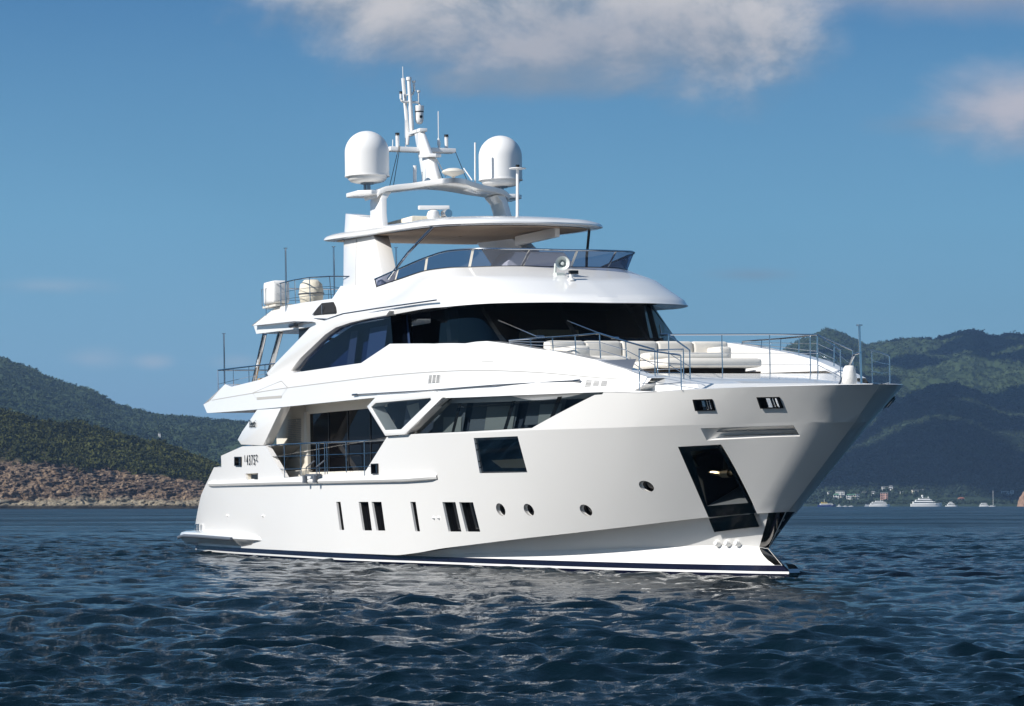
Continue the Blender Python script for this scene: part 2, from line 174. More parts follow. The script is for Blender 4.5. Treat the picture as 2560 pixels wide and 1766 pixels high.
UV={'anchor': [(0.9117, 0.7872), (0.939, 0.7923), (0.9852, 0.0067), (0.952, 0.0003)],
 'anchor_in': [(0.9212, 0.739), (0.9388, 0.755), (0.9756, 0.1315), (0.9472, 0.1311)],
 'big_window': [(0.6913, 0.9568), (0.7537, 0.9526), (0.7702, 0.6202), (0.7045, 0.6442)],
 'bigwin_dummy': [(0.5378, 0.0267)],
 'eE_aft': [(0.0638, 0.7605), (0.0805, 0.0071)],
 'eE_fwd': [(0.9554, 0.7558), (0.9508, 0.3652), (0.948, 0.1694)],
 'fF': [(0.1292, 0.4385), (0.154, 0.3174), (0.2374, 0.3918), (0.2572, 0.4687), (0.3167, 0.5393), (0.331, 0.4532), (0.4963, 0.4591), (0.5445, 0.9128), (0.6405, 0.7418),
        (0.6989, 0.7218), (0.7167, 0.7728), (0.734, 0.7956), (0.7502, 0.7744), (0.8056, 0.7264), (0.8416, 0.7422), (0.8919, 0.6753), (0.9276, 0.4659), (0.9567, 0.1424)],
 'fair_bow': [[(0.9113, 0.7046), (0.9228, 0.7031), (0.9274, 0.3985), (0.916, 0.3966)], [(0.9508, 0.7082), (0.9625, 0.7022), (0.9673, 0.3971), (0.9552, 0.4053)]],
 'fair_hull': [[(0.1819, 0.901), (0.1999, 0.8976), (0.2002, 0.8085), (0.182, 0.814)], [(0.5147, 0.7767), (0.5268, 0.777), (0.5294, 0.6941), (0.5177, 0.6922)]],
 'freeing': [(0.2116, 0.7314), (0.2472, 0.7322), (0.2478, 0.6709), (0.2147, 0.6741)],
 'g_mull': [(0.3781, 0.9197), (0.5044, 0.2587), (0.7783, 0.8169), (0.7823, 0.2835)],
 'hull_aft': [(0.0056, 0.1407), (0.0297, 0.3128), (0.0581, 0.5266), (0.0915, 0.6929), (0.1125, 0.8081), (0.1374, 0.8072), (0.1369, 0.9205), (0.2015, 1.0006), (0.2647, 0.992),
              (0.3189, 0.6803), (0.5027, 0.7184), (0.5379, 0.9975)],
 'hull_windows': [[(0.4477, 0.453), (0.4575, 0.4529), (0.4724, 0.2042), (0.4628, 0.2033)], [(0.4953, 0.4523), (0.5149, 0.452), (0.5285, 0.2045), (0.5104, 0.204)],
                  [(0.5211, 0.4519), (0.5407, 0.4515), (0.5542, 0.2058), (0.5369, 0.2053)], [(0.5947, 0.4464), (0.6044, 0.4422), (0.6173, 0.1844), (0.609, 0.1891)],
                  [(0.6502, 0.4143), (0.6711, 0.4032), (0.6841, 0.1315), (0.6643, 0.1445)], [(0.6768, 0.3992), (0.6979, 0.388), (0.712, 0.1107), (0.6912, 0.1268)]],
 'long_window': [(0.5754, 0.0265), (0.633, 1.0), (0.8345, 0.9989), (0.834, 0.9403), (0.8269, 0.9317), (0.7707, 0.0613)],
 'louvre_fwd': [(0.8918, 0.7929), (0.9168, 0.8334), (0.9192, 0.436), (0.8935, 0.372)],
 'louvre_mid': [(0.6558, 0.8669), (0.6777, 0.8727), (0.6765, 0.5788), (0.6544, 0.5519)],
 'nubs': [(0.912, 1.1145), (0.9304, 1.1103), (0.9482, 1.1093)],
 'number': [(0.2081, 0.8139), (0.2499, 0.8438)],
 'panel': [(0.2303, -0.0032), (0.3049, 0.2388), (0.33, 0.0052), (0.3142, 0.5741), (0.2435, 0.6492)],
 'plate': [(0.8891, 0.9288), (0.9711, 0.9721), (0.9856, 0.5789), (0.9075, 0.4464)],
 'pole': [(0.5047, 0.2332), (0.654, 0.2724), (0.7723, 0.4266), (0.8851, 0.7459)],
 'portholes': [(0.7384, 0.2954), (0.7758, 0.2674), (0.8412, 0.2133), (0.8946, 0.4038)],
 'rub': [(0.0927, 0.6204), (0.6396, 0.6214)],
 'slit': [(0.7408, 0.2251), (0.7604, 0.2514)],
 'slot': [(0.9224, 0.9662), (0.9768, 0.9679), (0.984, 0.851), (0.929, 0.8408)],
 'stemA': [(0.9871, 1.0645), (0.9795, 0.4874), (0.9864, 0.1145)],
 'stemg': [(0.9957, 0.9742), (0.9837, 0.1027)],
 'studs': [(0.2666, 0.3185), (0.1549, 0.3197), (0.6388, 0.2854), (0.6469, 0.2791)],
 'wipers': [(0.51, 0.5989), (0.6243, 0.2172), (0.7901, 0.5351), (0.9152, 0.2643), (0.969, 0.1634), (1.3856, 0.4914), (1.3315, 0.2747)],
 'ws_mull': [(-0.0004, 0.3996), (0.1968, 0.4372), (0.3642, 0.386), (0.5926, 0.5171), (0.8172, 0.475), (1.0305, 0.4969), (1.2204, 0.4694)]}
def pchip(xs, ys):
    n=len(xs); h=[xs[i+1]-xs[i] for i in range(n-1)]; dl=[(ys[i+1]-ys[i])/h[i] for i in range(n-1)]
    m=[0.0]*n
    if n==2: m=[dl[0],dl[0]]
    else:
        for i in range(1,n-1):
            if dl[i-1]*dl[i]<=0: m[i]=0.0
            else:
                w1=2*h[i]+h[i-1]; w2=h[i]+2*h[i-1]
                m[i]=(w1+w2)/(w1/dl[i-1]+w2/dl[i])
        m[0]=dl[0]+(dl[0]-m[1])*.5; m[-1]=dl[-1]+(dl[-1]-m[-2])*.5
        if m[0]*dl[0]<0: m[0]=0.0
        if m[-1]*dl[-1]<0: m[-1]=0.0
    def f(x):
        if x<=xs[0]: return ys[0]+m[0]*(x-xs[0])
        if x>=xs[-1]: return ys[-1]+m[-1]*(x-xs[-1])
        lo,hi=0,n-1
        while hi-lo>1:
            k=(lo+hi)//2
            if xs[k]<=x: lo=k
            else: hi=k
        t=(x-xs[lo])/h[lo]; t2=t*t; t3=t2*t
        return (2*t3-3*t2+1)*ys[lo]+(t3-2*t2+t)*h[lo]*m[lo]+(-2*t3+3*t2)*ys[hi]+(t3-t2)*h[lo]*m[hi]
    return f
def curve(pts):
    us=[p[0] for p in pts]; fs=[pchip(us,[p[k] for p in pts]) for k in (1,2,3)]
    return lambda u: tuple(f(u) for f in fs)
def band(lo, up, bulge=0.0):
    def S(u,v):
        a=lo(u); b=up(u); k=bulge*4*v*(1-v)
        return (a[0]+(b[0]-a[0])*v, a[1]+(b[1]-a[1])*v-k, a[2]+(b[2]-a[2])*v)
    return S
# ------------------------------------------------------------------ materials
MATS={}
def mat(name,color,rough=.4,metal=0.,coat=0.,bump=None,var=None,spec=.5,ior=1.45):
    m=bpy.data.materials.new(name); m.use_nodes=True; t=NT(m.node_tree); p=t.n['Principled BSDF']
    p.inputs['Roughness'].default_value=rough; p.inputs['Metallic'].default_value=metal; p.inputs['Coat Weight'].default_value=coat
    p.inputs['Coat Roughness'].default_value=.05; p.inputs['Specular IOR Level'].default_value=spec; p.inputs['IOR'].default_value=ior
    tc=t.node('ShaderNodeTexCoord').outputs['Object']
    if var:
        n=t.noise(tc,var[0],4,.6); t.put(p.inputs['Base Color'],t.mix(n,tuple(c*(1-var[1]) for c in color),tuple(min(1,c*(1+var[1])) for c in color)))
    else: p.inputs['Base Color'].default_value=(*color,1)
    if bump:
        b=t.node('ShaderNodeBump'); b.inputs['Strength'].default_value=bump[1]; b.inputs['Distance'].default_value=bump[2] if len(bump)>2 else .02
        t.put(b.inputs['Height'],t.noise(tc,bump[0],3,.5)); t.l.new(b.outputs[0],p.inputs['Normal'])
    MATS[name]=m; return m
def glass(name,tint,rough=.01,base=.03,refl=.5):
    m=bpy.data.materials.new(name); m.use_nodes=True; t=NT(m.node_tree); t.n.clear()
    o=t.node('ShaderNodeOutputMaterial'); tr=t.node('ShaderNodeBsdfTransparent'); gl=t.node('ShaderNodeBsdfGlossy'); mx=t.node('ShaderNodeMixShader')
    tr.inputs[0].default_value=(*tint,1); gl.inputs['Roughness'].default_value=rough; gl.inputs['Color'].default_value=(.9,.95,1,1)
    fr=t.node('ShaderNodeFresnel'); fr.inputs[0].default_value=1.5
    t.put(mx.inputs[0],t.math('MAXIMUM',t.math('MULTIPLY',fr.outputs[0],refl),base)); t.l.new(tr.outputs[0],mx.inputs[1]); t.l.new(gl.outputs[0],mx.inputs[2]); t.l.new(mx.outputs[0],o.inputs[0])
    MATS[name]=m; return m
white=mat('white_gelcoat',(.84,.83,.81),.25,coat=.8,bump=(.45,.035,.05),var=(.25,.012))
white2=mat('white_paint',(.82,.81,.79),.35)
cream=mat('cream_panel',(.72,.68,.60),.4)
chrome=mat('polished_steel',(.55,.57,.59),.14,metal=1)
darkchrome=mat('mirror_steel',(.16,.155,.15),.06,metal=1,bump=(9,.12,.01))
navy=mat('navy_paint',(.006,.007,.022),.25,coat=.3)
black=mat('black_paint',(.006,.006,.007),.3)
blackpl=mat('black_plastic',(.012,.012,.013),.45)
grey=mat('grey_rubber',(.10,.115,.14),.5)
seam=mat('seam_grey',(.42,.41,.39),.6)
teak=mat('teak',(.30,.14,.055),.5,var=(6,.25))
beige=mat('beige_cushion',(.74,.70,.63),.85,bump=(14,.25,.02),var=(3,.04))
cloth=mat('cream_canvas',(.70,.65,.54),.9,bump=(10,.6,.03),var=(5,.07))
tan=mat('headliner_tan',(.36,.27,.20),.7,bump=(3,.3,.04))
brown=mat('brown_wood',(.10,.045,.02),.45,var=(4,.3))
blind=mat('roller_blind',(.50,.52,.49),.8)
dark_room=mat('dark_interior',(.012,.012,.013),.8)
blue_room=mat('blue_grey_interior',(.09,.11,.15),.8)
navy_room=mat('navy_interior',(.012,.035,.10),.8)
red=mat('navigation_red',(.25,.03,.02),.4)
gl_dark=glass('tinted_glass',(.44,.48,.50),refl=.35)
gl_deep=glass('deep_tinted_glass',(.24,.24,.21),refl=.2,base=.015)
gl_blue=glass('blue_tinted_glass',(.36,.44,.60),refl=.35)
gl_wind=glass('smoked_windscreen_glass',(.36,.38,.48),base=.05)
gl_clear=glass('clear_glass',(.75,.8,.8),base=.04)
# ------------------------------------------------------------------ mesh helpers
class MB:
    def __init__(s): s.v=[]; s.f=[]
    def add(s,vs,fs):
        b=len(s.v); s.v+= [tuple(map(float,p)) for p in vs]; s.f+=[tuple(i+b for i in f) for f in fs]; return s
    def grid(s,rows,closed=False):
        n=len(rows[0]); fs=[]
        for i in range(len(rows)-1):
            for j in range(n if closed else n-1):
                k=(j+1)%n; fs.append((i*n+j,i*n+k,(i+1)*n+k,(i+1)*n+j))
        return s.add([p for r in rows for p in r],fs)
    def band(s,S,us,vs): return s.grid([[S(u,v) for u in us] for v in vs])
    def poly(s,pts): return s.add(pts,[tuple(range(len(pts)))])
    def prism(s,pts,vec):
        n=len(pts); q=[(p[0]+vec[0],p[1]+vec[1],p[2]+vec[2]) for p in pts]
        return s.add(list(pts)+q,[tuple(range(n)),tuple(range(2*n-1,n-1,-1))]+[(i,(i+1)%n,n+(i+1)%n,n+i) for i in range(n)])
    def loft(s,loops,cap=True):
        s.grid(loops,closed=True); n=len(loops[0]); b=len(s.v)-n*len(loops)
        if cap: s.f.append(tuple(range(b,b+n))); s.f.append(tuple(range(len(s.v)-1,len(s.v)-n-1,-1)))
        return s
    def box(s,x0,x1,y0,y1,z0,z1):
        return s.add([(x,y,z) for x in (x0,x1) for y in (y0,y1) for z in (z0,z1)],[(0,1,3,2),(4,6,7,5),(0,4,5,1),(2,3,7,6),(0,2,6,4),(1,5,7,3)])
    def tube(s,pts,r,n=8,r2=None,cap=True):
        pts=[Vector(p) for p in pts]; rows=[]; N=len(pts); up=Vector((0,0,1))
        for i,p in enumerate(pts):
            d=(pts[min(i+1,N-1)]-pts[max(i-1,0)]).normalized()
            a=d.cross(up if abs(d.z)<.95 else Vector((1,0,0))).normalized(); b=d.cross(a)
            rr=r if r2 is None else r+(r2-r)*i/max(1,N-1)
            rows.append([tuple(p+a*math.cos(2*math.pi*k/n)*rr+b*math.sin(2*math.pi*k/n)*rr) for k in range(n)])
        return s.loft(rows,cap)
    def lathe(s,prof,c,n=24):
        rows=[[(c[0]+r*math.cos(2*math.pi*k/n),c[1]+r*math.sin(2*math.pi*k/n),c[2]+z) for k in range(n)] for r,z in prof]
        return s.loft(rows,True)
    def mirror(s):
        s.add([(x,-y,z) for x,y,z in s.v],[tuple(reversed(f)) for f in s.f]); return s
    def mirrored(s):
        m=MB(); m.v=[(x,-y,z) for x,y,z in s.v]; m.f=[tuple(reversed(f)) for f in s.f]; return m
    def build(s,name,m,parent=None,angle=28,bevel=0,weld=True):
        me=bpy.data.meshes.new(name); me.from_pydata(s.v,[],s.f); me.validate()
        bm=bmesh.new(); bm.from_mesh(me)
        if weld: bmesh.ops.remove_doubles(bm,verts=bm.verts,dist=.0006)
        bmesh.ops.recalc_face_normals(bm,faces=bm.faces)
        if bevel:
            es=[e for e in bm.edges if len(e.link_faces)==2 and e.calc_face_angle(0)>R(30)]
            bmesh.ops.bevel(bm,geom=es,offset=bevel,segments=2,profile=.6,affect='EDGES',clamp_overlap=True)
        bm.to_mesh(me); bm.free()
        me.polygons.foreach_set('use_smooth',[True]*len(me.polygons)); me.set_sharp_from_angle(angle=R(angle))
        me.materials.append(m); o=bpy.data.objects.new(name,me); COL.objects.link(o)
        if parent: o.parent=parent
        return o
def tag(o,label=None,cat=None,group=None,kind=None):
    for k,v in (('label',label),('category',cat),('group',group),('kind',kind)):
        if v: o[k]=v
    return o
def empty(name,loc,rz=0):
    o=bpy.data.objects.new(name,None); COL.objects.link(o); o.location=loc; o.rotation_euler=(0,0,rz); o.empty_display_size=.3; return o
def copy_tree(o,parent=None):
    c=o.copy(); COL.objects.link(c)
    if parent: c.parent=parent
    for ch in list(o.children): copy_tree(ch,c)
    return c
def inpoly(p,poly):
    x,y=p; c=False; j=len(poly)-1
    for i in range(len(poly)):
        xi,yi=poly[i]; xj,yj=poly[j]
        if (yi>y)!=(yj>y) and x<(xj-xi)*(y-yi)/(yj-yi)+xi: c=not c
        j=i
    return c
def dense(poly,step):
    out=[]
    for i,p in enumerate(poly):
        q=poly[(i+1)%len(poly)]; d=math.hypot(q[0]-p[0],q[1]-p[1]); n=max(1,int(math.ceil(d/step)))
        out+=[(p[0]+(q[0]-p[0])*k/n,p[1]+(q[1]-p[1])*k/n) for k in range(n)]
    return out
def patch(S,outline,holes=(),step=(.5,.35),scale=None,inward=.15,rims=True,mb=None):
    """a piece of the curved surface S(u,v) with a free outline and clean holes; rims give its edges thickness"""
    mb=mb or MB(); Lu,Lv=scale; mp=lambda p:(p[0]*Lu,p[1]*Lv)
    loops=[dense([mp(p) for p in outline],step[0])]+[dense([mp(p) for p in h],.12) for h in holes]
    V=[];Ed=[]
    for lp in loops:
        b=len(V); V+=lp; n=len(lp); Ed+=[(b+i,b+(i+1)%n) for i in range(n)]
    xs=[p[0] for p in loops[0]]; ys=[p[1] for p in loops[0]]
    nx=int((max(xs)-min(xs))/step[0])+1; ny=int((max(ys)-min(ys))/step[1])+1
    for i in range(nx+1):
        for j in range(ny+1):
            q=(min(xs)+(i+.137)*step[0],min(ys)+(j+.211)*step[1])
            if inpoly(q,loops[0]) and not any(inpoly(q,h) for h in loops[1:]):
                if min((q[0]-w[0])**2+(q[1]-w[1])**2 for lp in loops for w in lp)>(.3*min(step))**2: V.append(q)
    vs,_,fs,*_=delaunay_2d_cdt([Vector(q) for q in V],Ed,[],0,1e-5)
    keep=[]
    for f in fs:
        c=(sum(vs[i][0] for i in f)/len(f),sum(vs[i][1] for i in f)/len(f))
        if inpoly(c,loops[0]) and not any(inpoly(c,h) for h in loops[1:]): keep.append(tuple(f))
    mb.add([S(p[0]/Lu,p[1]/Lv) for p in vs],keep)
    if rims:
        for lp in (loops[1:] if rims=='holes' else loops):
            a=[S(p[0]/Lu,p[1]/Lv) for p in lp]; mb.grid([a,[(p[0],p[1]+inward,p[2]) for p in a]],closed=True)
    return mb
C={k:curve(v) for k,v in CURVES.items()}
B={k:band(C[a],C[b]) for k,(a,b) in BANDS.items()}
def lin(a,b,n): return [a+(b-a)*i/n for i in range(n+1)]
NOSE=lin(0,.9,70)+[.9+.1*(1-(1-i/26)**2) for i in range(1,27)]     # finer towards the stem
def dy(p,d): return (p[0],p[1]+d,p[2])
def surf(S,uvs,step=None,scale=(38,3)):
    if step: uvs=[(p[0]/scale[0],p[1]/scale[1]) for p in dense([(u*scale[0],v*scale[1]) for u,v in uvs],step)]
    return [S(u,v) for u,v in uvs]
# ------------------------------------------------------------------ the place: water, hills, shore
def put_pt(a,w,z=0.): 
    p=Vector((CAM[0],CAM[1],0))+RT*(a*w)+FW*w; return (p.x,p.y,z)
def np_mesh(name,V,F,m,smooth=True,parent=None):
    me=bpy.data.meshes.new(name); V=np.asarray(V,np.float32); F=np.asarray(F,np.int32); n=F.shape[1]
    me.vertices.add(len(V)); me.vertices.foreach_set('co',V.ravel()); me.loops.add(F.size); me.loops.foreach_set('vertex_index',F.ravel())
    me.polygons.add(len(F)); me.polygons.foreach_set('loop_start',np.arange(0,F.size,n,dtype=np.int32)); me.polygons.foreach_set('loop_total',np.full(len(F),n,np.int32))
    me.update(calc_edges=True); me.polygons.foreach_set('use_smooth',np.full(len(F),smooth)); me.materials.append(m)
    o=bpy.data.objects.new(name,me); COL.objects.link(o)
    if parent: o.parent=parent
    return o
def grid_faces(nr,nc):
    i=np.arange(nr-1)[:,None]*nc+np.arange(nc-1)[None,:]; return np.stack([i,i+1,i+nc+1,i+nc],-1).reshape(-1,4)
def h2(ix,iy,s):
    n=(ix.astype(np.int64)*374761393+iy.astype(np.int64)*668265263+s*974711)&0x7fffffff
    n=((n^(n>>13))*1274126177)&0x7fffffff; return ((n^(n>>16))&0xffff)/65535.
def vnoise(x,y,s=0):
    ix=np.floor(x); iy=np.floor(y); fx=x-ix; fy=y-iy; fx=fx*fx*(3-2*fx); fy=fy*fy*(3-2*fy)
    a=h2(ix,iy,s);b=h2(ix+1,iy,s);c=h2(ix,iy+1,s);d=h2(ix+1,iy+1,s); return (a*(1-fx)+b*fx)*(1-fy)+(c*(1-fx)+d*fx)*fy
def fbm(x,y,o=5,s=0):
    t=0;a=.5
    for k in range(o): t=t+a*(vnoise(x*2**k,y*2**k,s+k*7)-.5)*2; a*=.5
    return t
rng=np.random.default_rng(7)
# ---- sea: one sheet to the horizon, finest around the yacht, real waves
def build_water():
    r=[9.]
    while r[-1]<9500:
        q=r[-1]; r.append(q+(min(max(.04,.38*q*q/4480),.15) if q<110 else (.15+(q-110)*.006 if q<600 else 3.1+(q-600)*.022)))
    r=np.array(r); ang=np.concatenate([np.linspace(-math.pi,-.30,40)[:-1],np.linspace(-.30,-.20,50)[:-1],np.linspace(-.20,.20,950),np.linspace(.20,.30,50)[1:],np.linspace(.30,math.pi,40)[1:]])
    Rr,A=np.meshgrid(r,ang,indexing='ij'); l=Rr*np.sin(A); w=Rr*np.cos(A)
    x=CAM[0]+RT.x*l+FW.x*w; y=CAM[1]+RT.y*l+FW.y*w
    sp=np.gradient(r)[:,None]
    X=x.copy();Y=y.copy();Z=np.zeros_like(x); base=math.atan2(.30,-.95)
    g=np.random.default_rng(11)
    ce,se=math.cos(base+1.57),math.sin(base+1.57); ga=(x*ce+y*se)/34.; gb=(-x*se+y*ce)/10.; gust=(.42+.75*vnoise(ga,gb,3)+.45*vnoise(ga*2.7,gb*2.7,5)).astype(np.float64)
    for i in range(150):
        lam=.13*(22 if i<140 else 60)**g.random() ; th=base+g.normal(0,.50); k=2*math.pi/lam
        a=(.0092 if lam<.40 else .0056)*lam*(1 if lam<.9 else (.9/lam)**.8)*(.6+.8*g.random()); ph=g.random()*6.283
        f=np.clip((lam/(2.2*sp)-1)*1.5,0,1)
        if f.max()<=0: continue
        p=k*(x*math.cos(th)+y*math.sin(th))+ph; f=f*gust*a
        Z+=f*np.cos(p); q=.85*f*np.sin(p); X-=q*math.cos(th); Y-=q*math.sin(th)
    m=bpy.data.materials.new('sea_water'); m.use_nodes=True; t=NT(m.node_tree); p=t.n['Principled BSDF']
    p.inputs['Base Color'].default_value=(.0016,.008,.013,1); p.inputs['Roughness'].default_value=.07; p.inputs['IOR'].default_value=1.333; p.inputs['Specular IOR Level'].default_value=.5
    tc=t.node('ShaderNodeTexCoord').outputs['Object']; mp=t.node('ShaderNodeMapping'); mp.inputs['Rotation'].default_value=(0,0,-base); mp.inputs['Scale'].default_value=(1,.38,1); t.put(mp.inputs[0],tc)
    n1=t.noise(mp.outputs[0],4.2,6,.72,.8); n2=t.noise(mp.outputs[0],.30,4,.6,.4)
    b1=t.node('ShaderNodeBump'); b1.inputs['Strength'].default_value=.6; b1.inputs['Distance'].default_value=.06; t.put(b1.inputs['Height'],n1)
    b2=t.node('ShaderNodeBump'); b2.inputs['Strength'].default_value=.6; b2.inputs['Distance'].default_value=.55; t.put(b2.inputs['Height'],n2); t.l.new(b1.outputs[0],b2.inputs['Normal'])
    t.l.new(b2.outputs[0],p.inputs['Normal'])
    dist=t.node('ShaderNodeVectorMath',operation='DISTANCE'); t.put(dist.inputs[0],tc); dist.inputs[1].default_value=(CAM[0],CAM[1],0)
    t.put(b2.inputs['Strength'],t.smooth(dist.outputs['Value'],55,200,.05,.75)); cat=t.math('ADD',t.noise(mp.outputs[0],.045,4,.65,.8),t.math('MULTIPLY',t.noise(mp.outputs[0],.22,3,.6),.7))
    t.put(p.inputs['Roughness'],t.math('ADD',t.smooth(dist.outputs['Value'],45,300,.05,.36),t.math('MULTIPLY',t.math('SUBTRACT',cat,.85),t.smooth(dist.outputs['Value'],60,260,.0,.75)),clamp=True))
    o=np_mesh('sea_water',np.stack([X,Y,Z],-1).reshape(-1,3),grid_faces(*x.shape),m); tag(o,kind='structure'); return o
build_water()
# ---- hills: a ridge line seen on a bearing, real relief between shore and ridge
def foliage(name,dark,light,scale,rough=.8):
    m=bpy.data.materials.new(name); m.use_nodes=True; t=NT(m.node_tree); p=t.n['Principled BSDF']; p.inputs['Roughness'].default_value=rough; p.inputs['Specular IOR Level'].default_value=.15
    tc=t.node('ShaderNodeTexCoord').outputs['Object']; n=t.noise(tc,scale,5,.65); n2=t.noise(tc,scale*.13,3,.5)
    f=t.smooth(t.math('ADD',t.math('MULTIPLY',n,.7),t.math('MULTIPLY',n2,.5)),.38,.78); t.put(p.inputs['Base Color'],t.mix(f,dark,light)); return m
def leaf_cards(name,pts,rad,n,size,m,flat=.75,parent=None,seed=1):
    g=np.random.default_rng(seed); P=np.repeat(pts,n,0); Rr=np.repeat(rad,n)[:,None]
    d=g.normal(size=(len(P),3)); d/=np.linalg.norm(d,axis=1)[:,None]; rr=g.random((len(P),1))**.4
    lump=.75+.5*g.random((len(P),1)); c=P+d*rr*Rr*lump*np.array([1,1,flat]); 
    u=g.normal(size=(len(P),3)); u/=np.linalg.norm(u,axis=1)[:,None]; v=np.cross(u,d*.6+g.normal(size=(len(P),3))*.5); v/=np.linalg.norm(v,axis=1)[:,None]+1e-6
    s=(Rr*size*(.6+.8*g.random((len(P),1)))); u=u*s; v=v*s*.8
    V=np.stack([c-u-v*.4,c+u*.3-v,c+u+v*.3,c-u*.2+v],1).reshape(-1,3); F=np.arange(len(V)).reshape(-1,4)
    return np_mesh(name,V,F,m,False,parent)
def hill(name,ridge,w0,w1,na,nw,m,seed,spur=.22,spl=260.,canopy=4.,back=1.25,shape=1.0,shore=None):
    """ridge: (bearing, height) points; the ground rises from a shore at range w0 to the ridge at w1 and falls behind it"""
    xs=[p[0] for p in ridge]; a=np.linspace(xs[0],xs[-1],na); Hh=np.interp(a,xs,[p[1] for p in ridge]); t=np.concatenate([np.linspace(0,1,nw),np.linspace(1,back,max(6,nw//8))[1:]])
    A,T=np.meshgrid(a,t,indexing='xy'); HH=np.interp(A,xs,[p[1] for p in ridge]); Wd=w0+(w1-w0)*T; l=A*Wd
    if shore is not None: Wd=Wd+shore*(fbm(A*40,T*0+3,3,seed+50))*(1-np.clip(T,0,1))
    prof=np.where(T<=1,np.clip(T,0,1)**shape,1-(T-1)/(back-1)*.8); env=np.sin(np.pi*np.clip(T,0,1))
    sp=1-2*np.abs(fbm(l/spl+Wd/spl*.35,Wd/(spl*2.2),4,seed)); Z=HH*(prof+env*spur*(sp-.45)*1.0)+env*HH*.06*fbm(l/60,Wd/60,4,seed+9)
    Z=Z+canopy*(vnoise(l/7,Wd/9,seed+3)-.5)*np.clip(T*14,0,1)+canopy*.6*(vnoise(l/3.1,Wd/4,seed+4)-.5)*np.clip(T*14,0,1)
    Z=np.maximum(Z,np.where(T<=0.0,-3,-1.5)); x=CAM[0]+RT.x*l+FW.x*Wd; y=CAM[1]+RT.y*l+FW.y*Wd
    o=np_mesh(name,np.stack([x,y,Z],-1).reshape(-1,3),grid_faces(*A.shape),m); tag(o,kind='structure'); return o,(x,y,Z,A,T,Wd)
def forest(name,data,count,rmin,rmax,n,size,m,seed,tmin=.02,label=None):
    x,y,Z,A,T,Wd=data; g=np.random.default_rng(seed); ni,nj=x.shape; ok=[]
    fi=g.random(count*2)*(ni-1.01); fj=g.random(count*2)*(nj-1.01); i=fi.astype(int); j=fj.astype(int); di=fi-i; dj=fj-j
    def L(q): return (q[i,j]*(1-di)+q[i+1,j]*di)*(1-dj)+(q[i,j+1]*(1-di)+q[i+1,j+1]*di)*dj
    px,py,pz,t=L(x),L(y),L(Z),L(T); k=(t>tmin)&(t<1.06)&(pz>2.0); pts=np.stack([px,py,pz],1)[k][:count]; r=rmin+(rmax-rmin)*g.random(len(pts))**1.6
    pts[:,2]+=r*.25; o=leaf_cards(name,pts,r,n,size,m,seed=seed); tag(o,kind='stuff'); return o
bx=lambda px:(px-1280)/7000.
hy=lambda py,w:1.6+(1262-py)*w/7000.
Dk=1.10631
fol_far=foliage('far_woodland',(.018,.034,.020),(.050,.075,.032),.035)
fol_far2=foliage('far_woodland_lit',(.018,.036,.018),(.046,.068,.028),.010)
fol_far3=foliage('shaded_woodland',(.012,.024,.017),(.036,.055,.028),.012)  # darker copy of the lit ridge greens; cloud shade put into the colour
fol_near=foliage('scrub_green',(.013,.019,.005),(.072,.078,.018),.22)
# wooded hill at the left, about three kilometres off
rl=[(-1150,1120),(-900,1000),(-600,840),(-400,730),(-260,705),(-120,770),(0,803),(60,822),(115,848),(160,862),(200,870),(260,903),(330,925),(400,934),(470,941),(560,948),(700,990),(900,1050),(1200,1100),(1500,1120)]
WL=2900
o,d=hill('wooded_hill',[(bx(x*Dk),hy(y*Dk,WL)-5) for x,y in rl],1750,WL,760,260,fol_far,3,spur=.16,spl=230,canopy=5,shape=.95)
forest('woodland_left',d,56000,1.6,3.8,22,.27,fol_far,21)
# higher hills across the bay at the right
rr=[(1150,1090),(1400,1010),(1600,920),(1700,850),(1780,775),(1815,757),(1850,742),(1870,736),(1900,743),(1930,757),(1950,768),(1965,772),(2000,765),(2060,756),(2110,758),(2150,747),(2180,738),(2200,736),(2230,747),(2245,749),(2275,745),(2320,748),(2420,742),(2600,770),(2800,840),(3000,930),(3250,1060),(3400,1130)]
WR=4700
o,d=hill('mountain_ridge',[(bx(x*Dk),hy(y*Dk,WR)-7) for x,y in rr],3000,WR,700,330,fol_far2,8,spur=.20,spl=420,canopy=7,shape=.8)
forest('woodland_ridge',d,72000,2.0,4.4,12,.30,fol_far2,22)
rm=[(1500,1120),(1700,1075),(1800,1035),(1900,985),(1990,935),(2060,890),(2110,865),(2160,862),(2210,880),(2260,905),(2320,915),(2420,900),(2600,950),(2800,1010),(3000,1070),(3150,1130)]
WM=3500
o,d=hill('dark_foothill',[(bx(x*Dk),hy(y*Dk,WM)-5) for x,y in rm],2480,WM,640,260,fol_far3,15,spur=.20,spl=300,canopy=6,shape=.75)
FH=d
forest('woodland_foothill',d,68000,1.8,3.8,12,.30,fol_far3,23)
